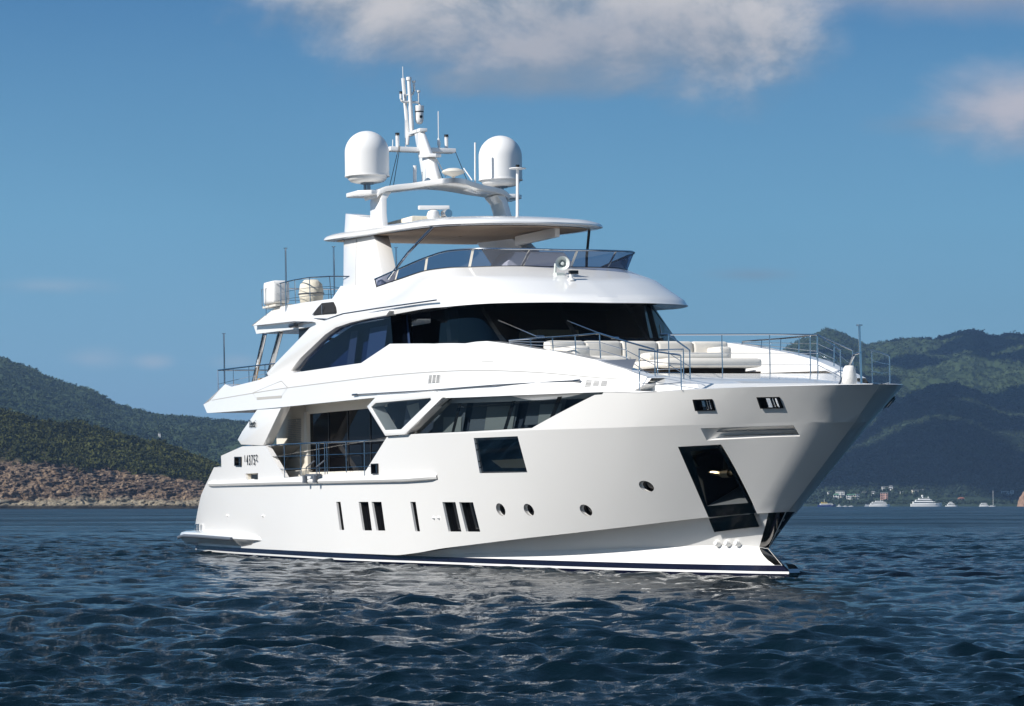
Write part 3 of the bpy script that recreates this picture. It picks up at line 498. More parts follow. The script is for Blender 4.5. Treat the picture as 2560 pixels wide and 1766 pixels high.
# ---- rocky scrub-covered headland on the left
def headland():
    w0=1130.; zz=lambda x8,y8:(bx(x8/3.616),(1480-y8)/3.616*1200/7000)
    top=[zz(*p) for p in ((-2300,1400),(-1800,1000),(-1200,560),(-500,480),(-200,540),(0,575),(150,600),(350,655),(600,680),(850,735),(1100,785),(1300,850),(1500,900),(1700,990),(1850,1050),(1940,1100),(2100,1220),(2300,1330),(2500,1440),(2700,1490))]
    rck=[zz(*p) for p in ((-2300,1440),(-1800,1180),(-1200,1060),(-500,1060),(0,1075),(450,1072),(550,1105),(800,1110),(1000,1130),(1200,1150),(1400,1180),(1700,1222),(1900,1245),(2200,1330),(2500,1450),(2700,1490))]
    a=np.linspace(bx(-640),bx(730),740); t=np.concatenate([np.linspace(0,.08,26),np.linspace(.08,.30,120)[1:],np.linspace(.30,1,230)[1:],np.linspace(1,1.3,20)[1:]])
    A,T=np.meshgrid(a,t); HT=np.interp(A,*zip(*top)); HR=np.interp(A,*zip(*rck)); HT=np.maximum(HT,HR+.2); Wd=w0+140*T; l=A*Wd
    Wd=Wd+6*fbm(l/22,T*2,4,5)*np.clip(1-T*2.5,0,1)
    ledge=np.clip(T/.06,0,1)**.7*3.4; cliff=np.clip((T-.07)/.20,0,1); cliff=cliff**.8
    rockz=ledge+(HR-3.4)*cliff; slope=np.clip((T-.27)/.73,0,1)
    Z=rockz+np.where(T>.27,(HT-HR)*slope**.8,0); Z=np.where(T>1,HT*(1-(T-1)*1.5),Z)
    rm=np.clip(1-(T-.24)/.10,0,1)
    sx=l/11.+Z/9.; r1=1-2*np.abs(fbm(sx,Wd/16+Z/4.5-l/30,6,31)); r2=fbm(l/1.6+Z*.5,Wd/3+Z/1.2,5,33)
    crack=np.clip(np.abs(fbm(l/15+Z*.05,Wd/20,4,37))*9,0,1)
    amp=np.clip(T/.02,0,1)*rm; Wd=Wd-amp*(3.0*(r1-.3)+.9*r2-1.8*(1-crack)); l=l+amp*.4*r2; Z=Z+amp*(.45*r2+1.0*(r1-.4))*np.clip(Z/3,.25,1)
    Z=Z+(1-rm)*(1.4*fbm(l/7,Wd/7,4,41)); Z=np.where(T<=0,-2,np.maximum(Z,-.6))
    x=CAM[0]+RT.x*l+FW.x*Wd; y=CAM[1]+RT.y*l+FW.y*Wd
    m=bpy.data.materials.new('headland_rock'); m.use_nodes=True; q=NT(m.node_tree); p=q.n['Principled BSDF']; p.inputs['Roughness'].default_value=.9; p.inputs['Specular IOR Level'].default_value=.15
    geo=q.node('ShaderNodeNewGeometry').outputs['Position']; sep=q.node('ShaderNodeSeparateXYZ'); q.put(sep.inputs[0],geo); z=sep.outputs[2]
    n1=q.noise(geo,.09,5,.6); n2=q.noise(geo,.55,6,.7); n3=q.noise(geo,.03,3,.5)
    rock=q.mix(q.smooth(n1,.38,.62),(.070,.050,.040),(.175,.122,.082)); rock=q.mix(q.smooth(n2,.48,.70),rock,(.34,.25,.165)); rock=q.mix(q.smooth(n2,.46,.30),rock,(.022,.016,.016))
    vo=q.node('ShaderNodeTexVoronoi',feature='DISTANCE_TO_EDGE'); vo.inputs['Scale'].default_value=.17; mpv=q.node('ShaderNodeMapping'); mpv.inputs['Rotation'].default_value=(.5,.4,.3); mpv.inputs['Scale'].default_value=(1,1,1.8); wv=q.vmath('ADD',geo,(0,0,0)); nz=q.node('ShaderNodeTexNoise'); nz.inputs['Scale'].default_value=.25; nz.inputs['Detail'].default_value=4; q.put(nz.inputs['Vector'],geo); sc_=q.node('ShaderNodeVectorMath',operation='SCALE'); q.put(sc_.inputs[0],nz.outputs['Color']); sc_.inputs['Scale'].default_value=5.; q.put(mpv.inputs[0],q.vmath('ADD',geo,sc_.outputs[0])); q.put(vo.inputs['Vector'],mpv.outputs[0])
    rock=q.mix(q.smooth(vo.outputs['Distance'],.065,.01),rock,(.018,.013,.012))
    zj=q.math('ADD',z,q.math('MULTIPLY',q.math('SUBTRACT',n1,.5),7.))
    pale=q.mix(q.smooth(n2,.35,.65),(.15,.13,.10),(.31,.26,.18)); rock=q.mix(q.smooth(zj,4.6,2.6),rock,pale)
    rock=q.mix(q.smooth(q.math('ADD',z,q.math('MULTIPLY',q.math('SUBTRACT',n2,.5),1.2)),1.7,.8),rock,(.030,.026,.02))
    bare=q.mix(q.smooth(n3,.5,.7),(.05,.05,.022),(.14,.095,.05)); at=q.node('ShaderNodeAttribute',attribute_name='scrub').outputs['Fac']
    q.put(p.inputs['Base Color'],q.mix(at,rock,bare)); b=q.node('ShaderNodeBump'); b.inputs['Strength'].default_value=.9; b.inputs['Distance'].default_value=.6; q.put(b.inputs['Height'],n2); q.l.new(b.outputs[0],p.inputs['Normal'])
    o=np_mesh('rocky_headland',np.stack([x,y,Z],-1).reshape(-1,3),grid_faces(*A.shape),m,True); o.data.set_sharp_from_angle(angle=R(42)); tag(o,kind='structure')
    at=o.data.attributes.new('scrub','FLOAT','POINT'); at.data.foreach_set('value',np.clip((T-.25)/.05+fbm(l/5,Wd/5,3,77),0,1).astype(np.float32).ravel())
    g=np.random.default_rng(5); ni,nj=x.shape; N=24000; i=(g.random(N)*(ni-1)).astype(int); j=(g.random(N)*(nj-1)).astype(int)
    k=(T[i,j]>.255+.05*fbm(A[i,j]*400,T[i,j]*0,3,91))&(T[i,j]<1.08)&(Z[i,j]>1.5); thin=vnoise(l[i,j]/9,Wd[i,j]/16,61); k&=(thin>.20)|(g.random(N)<.15)
    k&=g.random(N)<np.clip(.35+(T[i,j]-.25)*1.4,0,1)
    pts=np.stack([x[i,j],y[i,j],Z[i,j]],1)[k][:9500]; r=.8+1.5*g.random(len(pts))**1.7; r[g.random(len(pts))<.06]*=1.45
    pts[:,2]+=r*.45; o=leaf_cards('scrub_bushes',pts,r,52,.24,fol_near,.85,seed=9); tag(o,kind='stuff')
headland()

# ------------------------------------------------------------------ the yacht
yacht=empty('motor_yacht',(0,0,0)); yacht.rotation_euler=(R(1.0),0,0)      # she rolls a degree to starboard
tag(yacht,'large white three-deck motor yacht with two radar domes in the foreground','yacht')
SH=(39.0,3.2)
def part(mb,name,m,parent=yacht,**k): return mb.build(name,m,parent,**k)
def pair(mb,name,m,parents=(yacht,yacht),**k): return mb.build(name,m,parents[0],**k),mb.mirrored().build(name,m,parents[1],**k)
def off(loop,d): return [(p[0],p[1]+d,p[2]) for p in loop]
def fan(mb,loop): return mb.poly(loop)
# ---- hull shell, with holes where windows, pockets and fairleads sit
hb=MB()
wins=UV['hull_windows']; holesC=list(wins)+[UV['big_window'],UV['anchor'],UV['slot'],UV['freeing']]+UV['fair_hull']
def circle_uv(uv0,r,n=20):
    S=B['hullC']; p=S(*uv0); pu=S(uv0[0]+.002,uv0[1]); pv=S(uv0[0],uv0[1]+.01)
    lu=math.dist(p,pu)/.002; lv=math.dist(p,pv)/.01; sx=(pv[0]-p[0])/.01
    out=[]
    for k in range(n):
        a=2*math.pi*k/n; dx,dz=r*math.cos(a),r*math.sin(a)
        dv=dz/lv; out.append((uv0[0]+(dx-sx*dv)/lu,uv0[1]+dv))
    return out
ports=[circle_uv(u,.215) for u in UV['portholes']]
ha=UV['hull_aft']
outC=[(ha[0][0]-.004,0)]+[(u,0) for u in NOSE if u>.02]+[(1,1)]+[(u,1) for u in reversed(NOSE) if u>ha[-1][0]+.004]+[(ha[-1][0],1)]+list(reversed(ha[:-1]))
patch(B['hullC'],outC,holesC+ports,step=(.42,.3),scale=SH,inward=.06,rims='holes',mb=hb)
lip=surf(B['hullC'],list(ha[4:]),.3,SH); hb.grid([lip,[(p[0],p[1]+.16,p[2]) for p in lip]])
dl=(UV['long_window'][0][0]-.016,0)
outD=[dl]+[(u,0) for u in NOSE if u>dl[0]+.01]+[(1,1)]+[(u,1) for u in reversed(NOSE) if u>.62]+[(.615,1)]
patch(B['hullD'],outD,[UV['long_window']]+UV['fair_bow'],step=(.42,.25),scale=(39.9,.9),inward=.10,rims='holes',mb=hb)
US=lin(0,.8,30)+[.8+.2*(1-(1-i/20)**2) for i in range(1,21)]
hb.band(B['hullA'],US,[0,.5,1]); hb.band(B['hullB'],US,[0,.33,.66,1])
chine=band(C['fi'],C['fc']); hb.band(chine,US,[0,1])
hb.band(band(C['w1'],C['w2']),[i/60 for i in range(61)],[0,1])
aft=surf(B['hullC'],[(ha[0][0]-.004,0)]+list(ha[:9]),.3,SH)
hb.grid([aft,[(p[0]-.25,0,p[2]) for p in aft],[(p[0],-p[1],p[2]) for p in aft]])          # transom
hb.mirror(); hull=part(hb,'hull',white,weld=False)
bs=MB(); bs.band(band(C['w2'],C['c1']),[i/60 for i in range(61)],[0,1]); bs.mirror(); part(bs,'boot_stripe',navy)
bp=MB(); bp.band(band(C['wb'],C['w1']),[i/60 for i in range(61)],[0,.5,1]); bp.mirror(); part(bp,'bottom_paint',navy)
# bow bulb tip and polished stem guard
st=MB(); SB=B['hullB']; SA=B['hullA']
g=[]
for v,w in ((1,.988),(.85,.988),(.6,.9875),(.3,.9865),(0.02,.9855)): g.append([dy(SB(w+(1-w)*k/6,v),-.012) for k in range(7)])
for v,w in ((1,.9855),(.8,.9835),(.55,.983),(.3,.985),(.02,.990)): g.append([dy(SA(w+(1-w)*k/6,v),-.012) for k in range(7)])
st.grid(g[:5]); st.grid(g[5:]); st.mirror(); part(st,'stem_guard',darkchrome)
bb=MB(); rows=[]
for i in range(9):
    a=math.pi*i/8; rows.append([(34.62+.5*math.sin(a)*1.0,.11*math.cos(b_)*max(.05,math.sin(a)) if False else .13*math.cos(b_)*(.25+.75*math.sin(a)),.12+.22*math.cos(a)) for b_ in [math.pi*k/8 for k in range(9)]])
bb.grid(rows); part(bb,'bulb_cap',chrome)
# under-chine mirror plate of the anchor
pl=patch(B['hullB'],UV['plate'],step=(.3,.3),scale=(16.4,1.2),rims=False); pl.v=[(x,y-.12,z) for x,y,z in pl.v]
# hull windows
blackglass=mat('black_window_glass',(.004,.004,.005),.03,spec=.6)
def window(name,loop,depth=.06,fr=.14,wmat=blackglass,label=None):
    f=MB(); a=off(loop,depth*.55); b=off(loop,depth); c=off(loop,depth+fr); f.grid([b,c],closed=True)
    cx=[sum(p[i] for p in loop)/len(loop) for i in range(3)]
    fo=part(f,name,blackpl)
    if label: fo['label']=label
    p=MB(); q=off(loop,depth+fr*.8); p.poly(q); part(p,'pane',wmat,fo); return fo
SC_=B['hullC']
ub_=None
for w in wins:
    l=surf(SC_,w,.2,SH); window('hull_window',l); window('hull_window',[(x,-y,z) for x,y,z in l],-.06,-.14)
l=surf(SC_,UV['big_window'],.2,SH)
bw=window('hull_window',l,.012,.05,gl_deep,'large black slanted window amidships')
bl=MB(); bl.poly([(p[0],p[1]+.30,p[2]) for p in surf(SC_,[(UV['big_window'][0][0]+.012,UV['big_window'][0][1]-.20),(UV['big_window'][1][0]+.003,UV['big_window'][1][1]-.2),(UV['big_window'][2][0]-.002,UV['big_window'][2][1]+.04),(UV['big_window'][3][0]+.014,UV['big_window'][3][1]+.04)])]); part(bl,'blind',blind,bw)
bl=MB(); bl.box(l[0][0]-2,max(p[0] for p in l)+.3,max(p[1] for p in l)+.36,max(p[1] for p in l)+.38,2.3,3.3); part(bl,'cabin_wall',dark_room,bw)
for c in ports:
    l=surf(SC_,c)
    for q_,s in ((l,1),([(x,-y,z) for x,y,z in l],-1)):
        po=window('porthole',q_,.10*s,.08*s); k=MB(); k.grid([off(q_,.0),off(q_,.10*s)],closed=True); part(k,'rim',white2,po)
# fairleads: heavy black frame, polished rollers, light showing through
def fairlead(S,uvs,scale,vert=False,bow=True,side=1):
    loop=surf(S,uvs); mid=[sum(p[i] for p in loop)/4 for i in range(3)]
    inner=[tuple(mid[i]+(p[i]-mid[i])*.84 for i in range(3)) for p in loop]; outer=[tuple(mid[i]+(p[i]-mid[i])*1.05 for i in range(3)) for p in loop]
    f=MB(); f.grid([off(outer,-.01*side),off(outer,-.045*side),off(inner,-.045*side),off(inner,.12*side)],closed=True); fo=part(f,'fairlead',black)
    r=MB()
    for t in ((.45,.62) if bow else (.35,.65)):
        a=[inner[0][i]+(inner[1][i]-inner[0][i])*t for i in range(3)]; b=[inner[3][i]+(inner[2][i]-inner[3][i])*t for i in range(3)]
        r.tube([(a[0],a[1]+.06,a[2]),(b[0],b[1]+.06,b[2])],.03,10)
    part(r,'roller',chrome,fo)
    if not bow:
        k=MB(); k.poly(off(inner,.115)); part(k,'backing_plate',black,fo)
for w in UV['fair_bow']:
    fairlead(B['hullD'],w,None); fairlead(lambda u,v:(lambda p:(p[0],-p[1],p[2]))(B['hullD'](u,v)),w,None,side=-1)
for w in UV['fair_hull']: fairlead(SC_,w,None,bow=False)
fr=surf(SC_,UV['freeing']); k=MB(); k.grid([off(fr,0.0),off(fr,.2)],closed=True); k.poly(off(fr,.2)); k=part(k,'freeing_port',cream)
k2=MB(); k2.box(fr[0][0]+.5,fr[1][0]-.05,fr[0][1]+.02,fr[0][1]+.15,fr[2][2]+.02,fr[0][2]-.03); part(k2,'grating',blackpl,k)
# anchor pocket: mirror steel box with the anchor in it
an=surf(SC_,UV['anchor'],.25,SH); ai=surf(SC_,UV['anchor_in'],.25,SH)
f=MB(); f.add([],[]); fo=MB()
ao=surf(SC_,UV['anchor']); aii=surf(SC_,UV['anchor_in'])
def mid2(a,b,t): return tuple(a[i]+(b[i]-a[i])*t for i in range(3))
fo.grid([ao,aii],closed=True); fo.v=[(x,y-.02,z) for x,y,z in fo.v]
D1=1.0
deep=[(p[0]-.35,p[1]+D1,p[2]+dz) for p,dz in zip(aii,(-.05,-.05,.45,.45))]
q4=off(aii,-.02); fo.grid([[q4[1],q4[2]],[deep[1],deep[2]]]); fo.grid([[q4[3],q4[0]],[deep[3],deep[0]]]); fo.grid([[q4[0],q4[1]],[deep[0],deep[1]]]); fo.poly(deep)
fl=MB(); fl.grid([[q4[2],q4[3]],[deep[2],deep[3]]])
pk=part(fo,'anchor_pocket',darkchrome,angle=20)
pp=part(pl,'anchor_plate',darkchrome,pk); part(fl,'pocket_floor',mat('brushed_steel',(.42,.46,.48),.35,metal=.8,bump=(12,.2,.01)),pk)
cc=mid2(mid2(aii[0],aii[1],.6),mid2(aii[3],aii[2],.6),.42); cc=(cc[0]-.1,cc[1]+.22,cc[2])
a=MB(); up=Vector((-.35,.25,.75)).normalized()
top=tuple(Vector(cc)+up*.62); a.tube([cc,top],.06,10); a.tube([(cc[0]-.1,cc[1]-.02,cc[2]-.02),(cc[0]+.12,cc[1]+.05,cc[2]-.02)],.10,10)
side=Vector((.72,.45,.06)).normalized()
for s in (-1,1):
    q=[Vector(cc),Vector(cc)+side*.12*s+Vector((0,0,-.02)),Vector(cc)+side*.26*s+Vector((0,-.05,.02)),Vector(cc)+side*.36*s+Vector((0,-.08,.05))]
    a.tube([tuple(x) for x in q],.085,8,r2=.02)
a.tube([tuple(Vector(top)-side*.16),tuple(Vector(top)+side*.16)],.05,8)
mat('bronze_steel',(.30,.24,.15),.28,metal=1); part(a,'anchor',MATS['bronze_steel'],pk)
# long mooring slot below the knuckle
sl=surf(SC_,UV['slot'],.3,SH); s4=surf(SC_,UV['slot'])
k=MB(); inn=[(p[0]+d[0],p[1]+.34,p[2]+d[1]) for p,d in zip(s4,((.25,0),(-.1,0),(-.1,.10),(.25,.10)))]
k.grid([s4,inn],closed=True); k.poly(inn); so=part(k,'mooring_slot',white2)
k=MB(); w_=[mid2(s4[0],s4[1],t) for t in (.05,.95)]; k.tube([(p[0],p[1]+.25,p[2]-.07) for p in w_],.022,8); part(k,'slot_bar',chrome,so)
k=MB(); k.poly([(p[0],p[1]+.36,p[2]) for p in (mid2(s4[0],s4[1],.84),s4[1],s4[2],mid2(s4[3],s4[2],.84))]); part(k,'slot_end_plate',black,so)
# rub rail, studs, caps on the flat forward topside
ru=UV['rub']; k=MB(); rows=[]
for i in range(61):
    t=i/60; u=ru[0][0]+(ru[1][0]-ru[0][0])*t; v=ru[0][1]+(ru[1][1]-ru[0][1])*t; p=SC_(u,v); s=min(1,(i+.3)/1.5,(60.3-i)/1.5)**.5
    rows.append([(p[0],p[1]-.15*s*math.cos(a)+.02,p[2]+(.085*math.sin(a)+.06)*1.0) for a in (-1.57,-1.1,-.7,0,.5,1.1,1.57)])
k.grid(rows); pair(k,'rub_rail',white2)
for u in UV['studs']:
    p=SC_(*u); k=MB(); k.tube([p,(p[0],p[1]-.05,p[2])],.045,10,r2=.02); part(k,'drain_fitting',white2)
for u in UV['nubs']:
    p=B['hullB'](u[0]-.0,.06); n=Vector((.45,-.86,.15)).normalized(); k=MB()
    k.tube([tuple(Vector(p)-n*.05),tuple(Vector(p)+n*.07),tuple(Vector(p)+n*.13)],.095,14,r2=.045); part(k,'skin_fitting',white2)
# swim platform
k=MB(); rows=[]
for X,yo,zt in ((-.55,3.72,.74),(-.2,3.8,.80),(.6,3.86,.81),(2.5,3.93,.81),(4.5,3.95,.79),(6.2,3.95,.77),(7.4,3.9,.76),(8.3,3.80,.75),(8.85,3.70,.72)):
    q=min(1,(8.9-X)/1.3); rows.append([(X,-3.0,zt+.01),(X,-yo+.22,zt),(X,-yo+.05,zt-.045),(X,-yo,zt-.14),(X,-yo+.02,zt-.17),(X,-yo+.25,zt-.12-.26*q),(X,-3.0,zt-.14-.30*q)])
k.loft(rows); k.mirror(); k.box(-.5,1.2,-3.0,3.0,.45,.795); sp=part(k,'swim_platform',white)
k=MB(); k.tube([(X,-y-.03,z) for X,y,z in ((-.56,3.72,.585),(.6,3.86,.655),(2.5,3.93,.655),(4.5,3.95,.635),(6.25,3.95,.615))],.055,8); pair(k,'fender_strip',grey,(sp,sp))
for x in (.55,.8): k=MB(); k.tube([(x,-3.45,.79),(x,-3.45,1.0)],.045,8); k.lathe([(.0,0),(.075,0),(.075,.03),(0,.03)],(x,-3.45,1.0),10); part(k,'bollard',chrome,sp)
# registration figures on the quarter
def text_mesh(name,txt,m,origin,size,parent=yacht,sx=1.,shear=0.,extr=.006,rot=0):
    cu=bpy.data.curves.new(name,'FONT'); cu.body=txt; cu.size=size; cu.extrude=extr; cu.shear=shear
    o=bpy.data.objects.new(name,cu); COL.objects.link(o); dg=bpy.context.evaluated_depsgraph_get()
    me=bpy.data.meshes.new_from_object(o.evaluated_get(dg)); bpy.data.objects.remove(o)
    M=Matrix.Translation(origin)@Matrix.Rotation(rot,4,'Y')@Matrix.Rotation(R(90),4,'X')@Matrix.Diagonal((sx,1,1,1)); me.transform(M)
    o=bpy.data.objects.new(name,me); COL.objects.link(o); me.materials.append(m); o.parent=parent; return o
n0=SC_(*UV['number'][0]); n1=SC_(*UV['number'][1]); wN=n1[0]-n0[0]
k=None
hn=MB(); objs=[]
digs='143752'; step=wN/6
for i,ch in enumerate(digs):
    small=ch in '12'; x=n0[0]+i*step+.02; t=(i+.5)/6
    objs.append(text_mesh('registration_figure',ch,black,(n0[0]+i*step+.03,n0[1]-.018-.01*i,n0[2]+(.10 if small else .0)),(.30 if small else .44),hull,sx=1.05 if small else .72))
# ---- upper deck side with the crease, coaming and walkway
ub=MB(); e0=UV['eE_aft']; ef=UV['eE_fwd']; ff=UV['fF']; uF=ef[0][0]+.0005
outE=[e0[1]]+[(u,0) for u in lin(e0[1][0],.97,60)[1:]]+[ef[2],ef[1],ef[0],(uF,1)]+[(u,1) for u in lin(uF,.09,60)[1:]]+[e0[0]]
lv=[UV['louvre_mid'],UV['louvre_fwd']]
patch(B['upE'],outE,[],step=(.45,.2),scale=(35.2,.75),rims=False,mb=ub)
be=[B['upE'](u,0) for u in lin(e0[1][0],.97,60)]+[B['upE'](*q_) for q_ in (ef[2],ef[1],ef[0])]; ub.grid([be,[(p[0],p[1]+(.3 if p[0]<19.5 else .1 if p[0]<33 else .9),p[2]) for p in be]])
outF=[(u,0) for u in lin(.09,uF,60)]+list(reversed(ff[2:]))+[ff[1],ff[0]]
patch(B['upF'],outF,[],step=(.45,.25),scale=(35.2,.95),rims=False,mb=ub)
bf=surf(B['upF'],ff[:8]); ub.grid([bf,[(p[0],p[1]+.3,p[2]) for p in bf]])
SE=B['upE']; SF=B['upF']
topl=surf(SF,ff[8:],None); 
topd=[]
for a,b in zip(topl[:-1],topl[1:]): topd+= [mid2(a,b,i/6) for i in range(6)]
topd.append(topl[-1])
ub.grid([topd,[(p[0],p[1]+.3,p[2]) for p in topd]]); ub.grid([[(p[0],p[1]+.3,p[2]) for p in topd],[(p[0]-.1,p[1]+.46,min(p[2]-.05,max(4.4,5.0-(p[0]-20)*.03)) ) for p in topd]])
aftl=[SE(*e0[1]),SE(*e0[0]),SF(*ff[0])]
ub.grid([aftl,[(p[0],-p[1],p[2]) for p in aftl]])
ub.mirror(); ud=part(ub,'upper_deck_side',white,weld=False)
# fine seams, louvres, the long boarding pole and the panel outline
def strip(name,S,uvs,w,m,d=.006,parent=ud,step=None):
    mb=MB(); pts=surf(S,uvs); pp=[]
    for a,b in zip(pts[:-1],pts[1:]):
        n=max(1,int(math.dist(a,b)/.5)); pp+=[mid2(a,b,i/n) for i in range(n)]
    pp.append(pts[-1])
    mb.grid([[(p[0],p[1]-d,p[2]+w/2) for p in pp],[(p[0],p[1]-d,p[2]-w/2) for p in pp]]); return part(mb,name,m,parent)
strip('seam',SE,[(u,.995) for u in lin(.095,.93,70)],.022,seam)
strip('seam',SF,UV['panel'][:3],.035,seam); 
pe=[SE(*UV['panel'][4]),SE(*UV['panel'][3])]
k=MB(); k.grid([[(p[0],p[1]-.008,p[2]+.03) for p in pe],[(p[0],p[1]-.008,p[2]-.05) for p in pe]]); part(k,'panel_recess',seam,ud)
pz=[SF(*UV['panel'][0]),pe[0]],[pe[1],SF(*UV['panel'][2])]
for a,b in pz: 
    k=MB(); k.grid([[(p[0]-.012,p[1]-.008,p[2]) for p in (a,b)],[(p[0]+.012,p[1]-.008,p[2]) for p in (a,b)]]); part(k,'seam',seam,ud)
strip('seam',SF,UV['slit'],.02,seam)
pp=[SE(*u) for u in UV['pole']]; k=MB(); k.tube([(p[0],p[1]-.05,p[2]) for p in pp],.015,8)
for p in (pp[0],pp[-1]): k.tube([(p[0]-.25,p[1]-.05,p[2]),(p[0]+.1,p[1]-.05,p[2])],.028,8)
part(k,'boarding_pole',mat('dull_steel',(.30,.31,.33),.3,metal=1),ud)
def louvre(uvs,nx,ny):
    a=[SE(*u) for u in uvs]; mb=MB(); fr=MB(); fr.poly(off(a,-.006))
    for i in range(nx):
        for j in range(ny):
            x0,x1=(i+.12)/nx,(i+.88)/nx; y0,y1=(j+.25)/ny,(j+.7)/ny
            f=lambda x,y: mid2(mid2(a[0],a[1],x),mid2(a[3],a[2],x),y)
            mb.poly([dy(f(*q),-.012) for q in ((x0,y0),(x1,y0),(x1,y1),(x0,y1))])
    o=part(fr,'louvre_vent',white2,ud); part(mb,'slot',blackpl,yacht) if False else mb.build('slot_row',blackpl,o); o.parent=yacht
louvre(UV['louvre_mid'],3,7); louvre(UV['louvre_fwd'],3,5)
# ---- main deck: long window, triangular window, aft pillars, side opening
lw=surf(B['hullD'],UV['long_window'],.3,(40.6,.9))
wo=window('saloon_window',lw,.10,.06,gl_dark,'long dark wedge-shaped saloon window')
def blindq(parent,xs,z0,z1,y,m=blind,lean=.12):
    k=MB(); k.poly([(xs[0]+lean,y,z0),(xs[1]+lean,y,z0),(xs[1],y,z1),(xs[0],y,z1)]); return part(k,'blind',m,parent)
def inD(X,v,d):
    p=B['hullD']((X+1)/39.7,v); return (p[0],p[1]+d,p[2])
for x in (24.5,27.65,29.9):
    k=MB(); k.poly([inD(x,.05,.2),inD(x+.2,.05,.2),inD(x+.2,.95,.2),inD(x,.95,.2)]); part(k,'mullion',dark_room,wo)
for xa,xb,va,vb in ((22.5,24.3,.06,.60),(25.0,27.4,.08,.86),(28.2,29.75,.2,.86)):
    k=MB(); k.poly([inD(xa-.05,va-.02,.47),inD(xb+.25,va-.02,.47),inD(xb+.1,.93,.47),inD(xa-.2,.93,.47)]); part(k,'curtain',mat('curtain_grey',(.22,.25,.28),.8) if 'curtain_grey' not in MATS else MATS['curtain_grey'],wo)
    xa+=(xb-xa)*.32; vb-=.12
    k=MB(); k.poly([inD(xa+.2,va,.45),inD(xb+.2,va,.45),inD(xb,vb,.45),inD(xa,vb,.45)]); part(k,'blind',blind,wo)
wl=MB(); wl.grid([[inD(x,-.2,.55) for x in (20,23,26,28,30,32)],[inD(x,1.9,.55) for x in (20,23,26,28,30,32)]]); part(wl,'saloon_wall',blue_room,wo)
TI=[(18.936,4.25),(19.332,4.345),(23.387,4.334),(23.432,4.289),(21.232,3.609),(19.977,3.615)]
TO=[(18.638,4.278),(19.391,4.52),(23.63,4.50),(24.232,4.321),(21.496,3.467),(20.022,3.465)]
def frame_plate(outer,inner,y,th):
    mb=MB(); n=len(outer); O=[(p[0],y,p[1]) for p in outer]; I=[(p[0],y,p[1]) for p in inner]
    Ob=[(p[0]+.0,y+th,p[1]) for p in outer]; Ib=off(I,th); mb.grid([Ob,O,I,Ib],closed=True); return mb
fp=frame_plate(TO,TI,-3.915,.38); tp_=pair(fp,'triangle_window_frame',white,angle=20,bevel=.012); to=tp_[0]
k=MB(); k.poly([(x,-3.885,z) for x,z in TI]); pair(k,'pane',gl_dark,tp_)
k=MB(); k.poly([(20.0,-3.3,4.25),(20.9,-3.3,4.3),(21.2,-3.3,3.65),(20.6,-3.3,3.6)]); part(k,'blind',blind,to)
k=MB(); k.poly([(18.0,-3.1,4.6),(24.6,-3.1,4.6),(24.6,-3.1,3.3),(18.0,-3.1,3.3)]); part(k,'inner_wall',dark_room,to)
k=MB(); k.poly([(21.5,-3.2,4.3),(22.6,-3.2,4.3),(21.9,-3.2,3.8),(21.5,-3.2,3.7)]); part(k,'curtain',blue_room,to)
PL=[(8.805,4.60),(8.25,4.40),(7.621,4.143),(7.0,3.90),(6.501,3.655),(6.859,3.491),(9.077,3.423),(9.14,3.45),(10.972,4.53)]
k=MB(); k.prism([(x,-3.82,z) for x,z in PL],(-.03,.30,0)); qp=pair(k,'quarter_pillar',white,bevel=.03)[0]
text_mesh('builder_script','Benetti',black,(7.86,-3.858,3.99),.33,qp,sx=.64,shear=.3,extr=.004)
# inside the side opening
k=MB(); k.box(3.0,20.3,-3.62,3.62,2.30,2.44); part(k,'main_deck_floor',white2)
k=MB(); k.box(2.7,24.3,-3.55,3.55,4.66,4.94); part(k,'upper_deck_slab',white2)
k=MB(); k.box(6.75,9.65,-2.65,-2.52,2.44,4.66); k.box(9.65,21,-2.65,-2.52,4.33,4.66); k.box(9.60,9.9,-2.70,-2.50,2.44,4.40)
k.box(9.65,21,-2.75,-2.52,2.44,2.60); k.box(8.0,10.2,-3.05,-2.65,2.44,2.66); iw=part(k,'deckhouse_wall',cream,bevel=.015)
k=MB()
for j in range(22):
    zz=3.03+j*.055
    for i in range(3): k.box(7.95+i*.44,8.33+i*.44,-2.664,-2.652,zz,zz+.022)
part(k,'louvre_slats',seam,iw)
k=MB(); k.box(9.9,21,-2.60,-2.56,2.6,4.33); part(k,'sliding_doors',mat('black_mirror_glass',(.003,.003,.004),.03,spec=.04),iw)
for x in (11.6,13.3,15.2): k=MB(); k.box(x,x+.05,-2.62,-2.60,2.6,4.33); part(k,'door_edge',blackpl,iw)
# ---- upper deck house: arch, glass, windshield
AO=[(8.238,5.628),(8.41,5.494),(10.459,5.56),(11.491,5.906),(12.552,6.165),(13.748,6.46),(14.698,6.608),(15.927,6.669),(17.215,6.69),(18.839,6.69),(19.078,6.80),(15.125,6.915),(13.6,6.86),(12.418,6.742),(10.897,6.338),(9.142,5.876)]
AI=[(10.1,5.40),(11.4,5.85),(12.50,6.13)]
k=MB(); k.prism([(x,-3.40,z) for x,z in AO],(0,.28,0)); pair(k,'side_arch',white,bevel=.02)
AG=[(10.1,5.45),(19.0,5.45),(18.72,6.72),(17.0,6.72),(14.4,6.66),(12.3,6.2)]
k=MB(); k.poly([(x,-3.24,z) for x,z in AG]); agp=pair(k,'arch_window',gl_blue); ag=agp[0]
k=MB(); k.add([(18.95,-3.24,5.4),(18.72,-3.24,6.75),(18.55,-2.58,6.75),(18.7,-2.58,5.4)],[(0,1,2,3)]); pair(k,'return_pane',blackglass,agp)
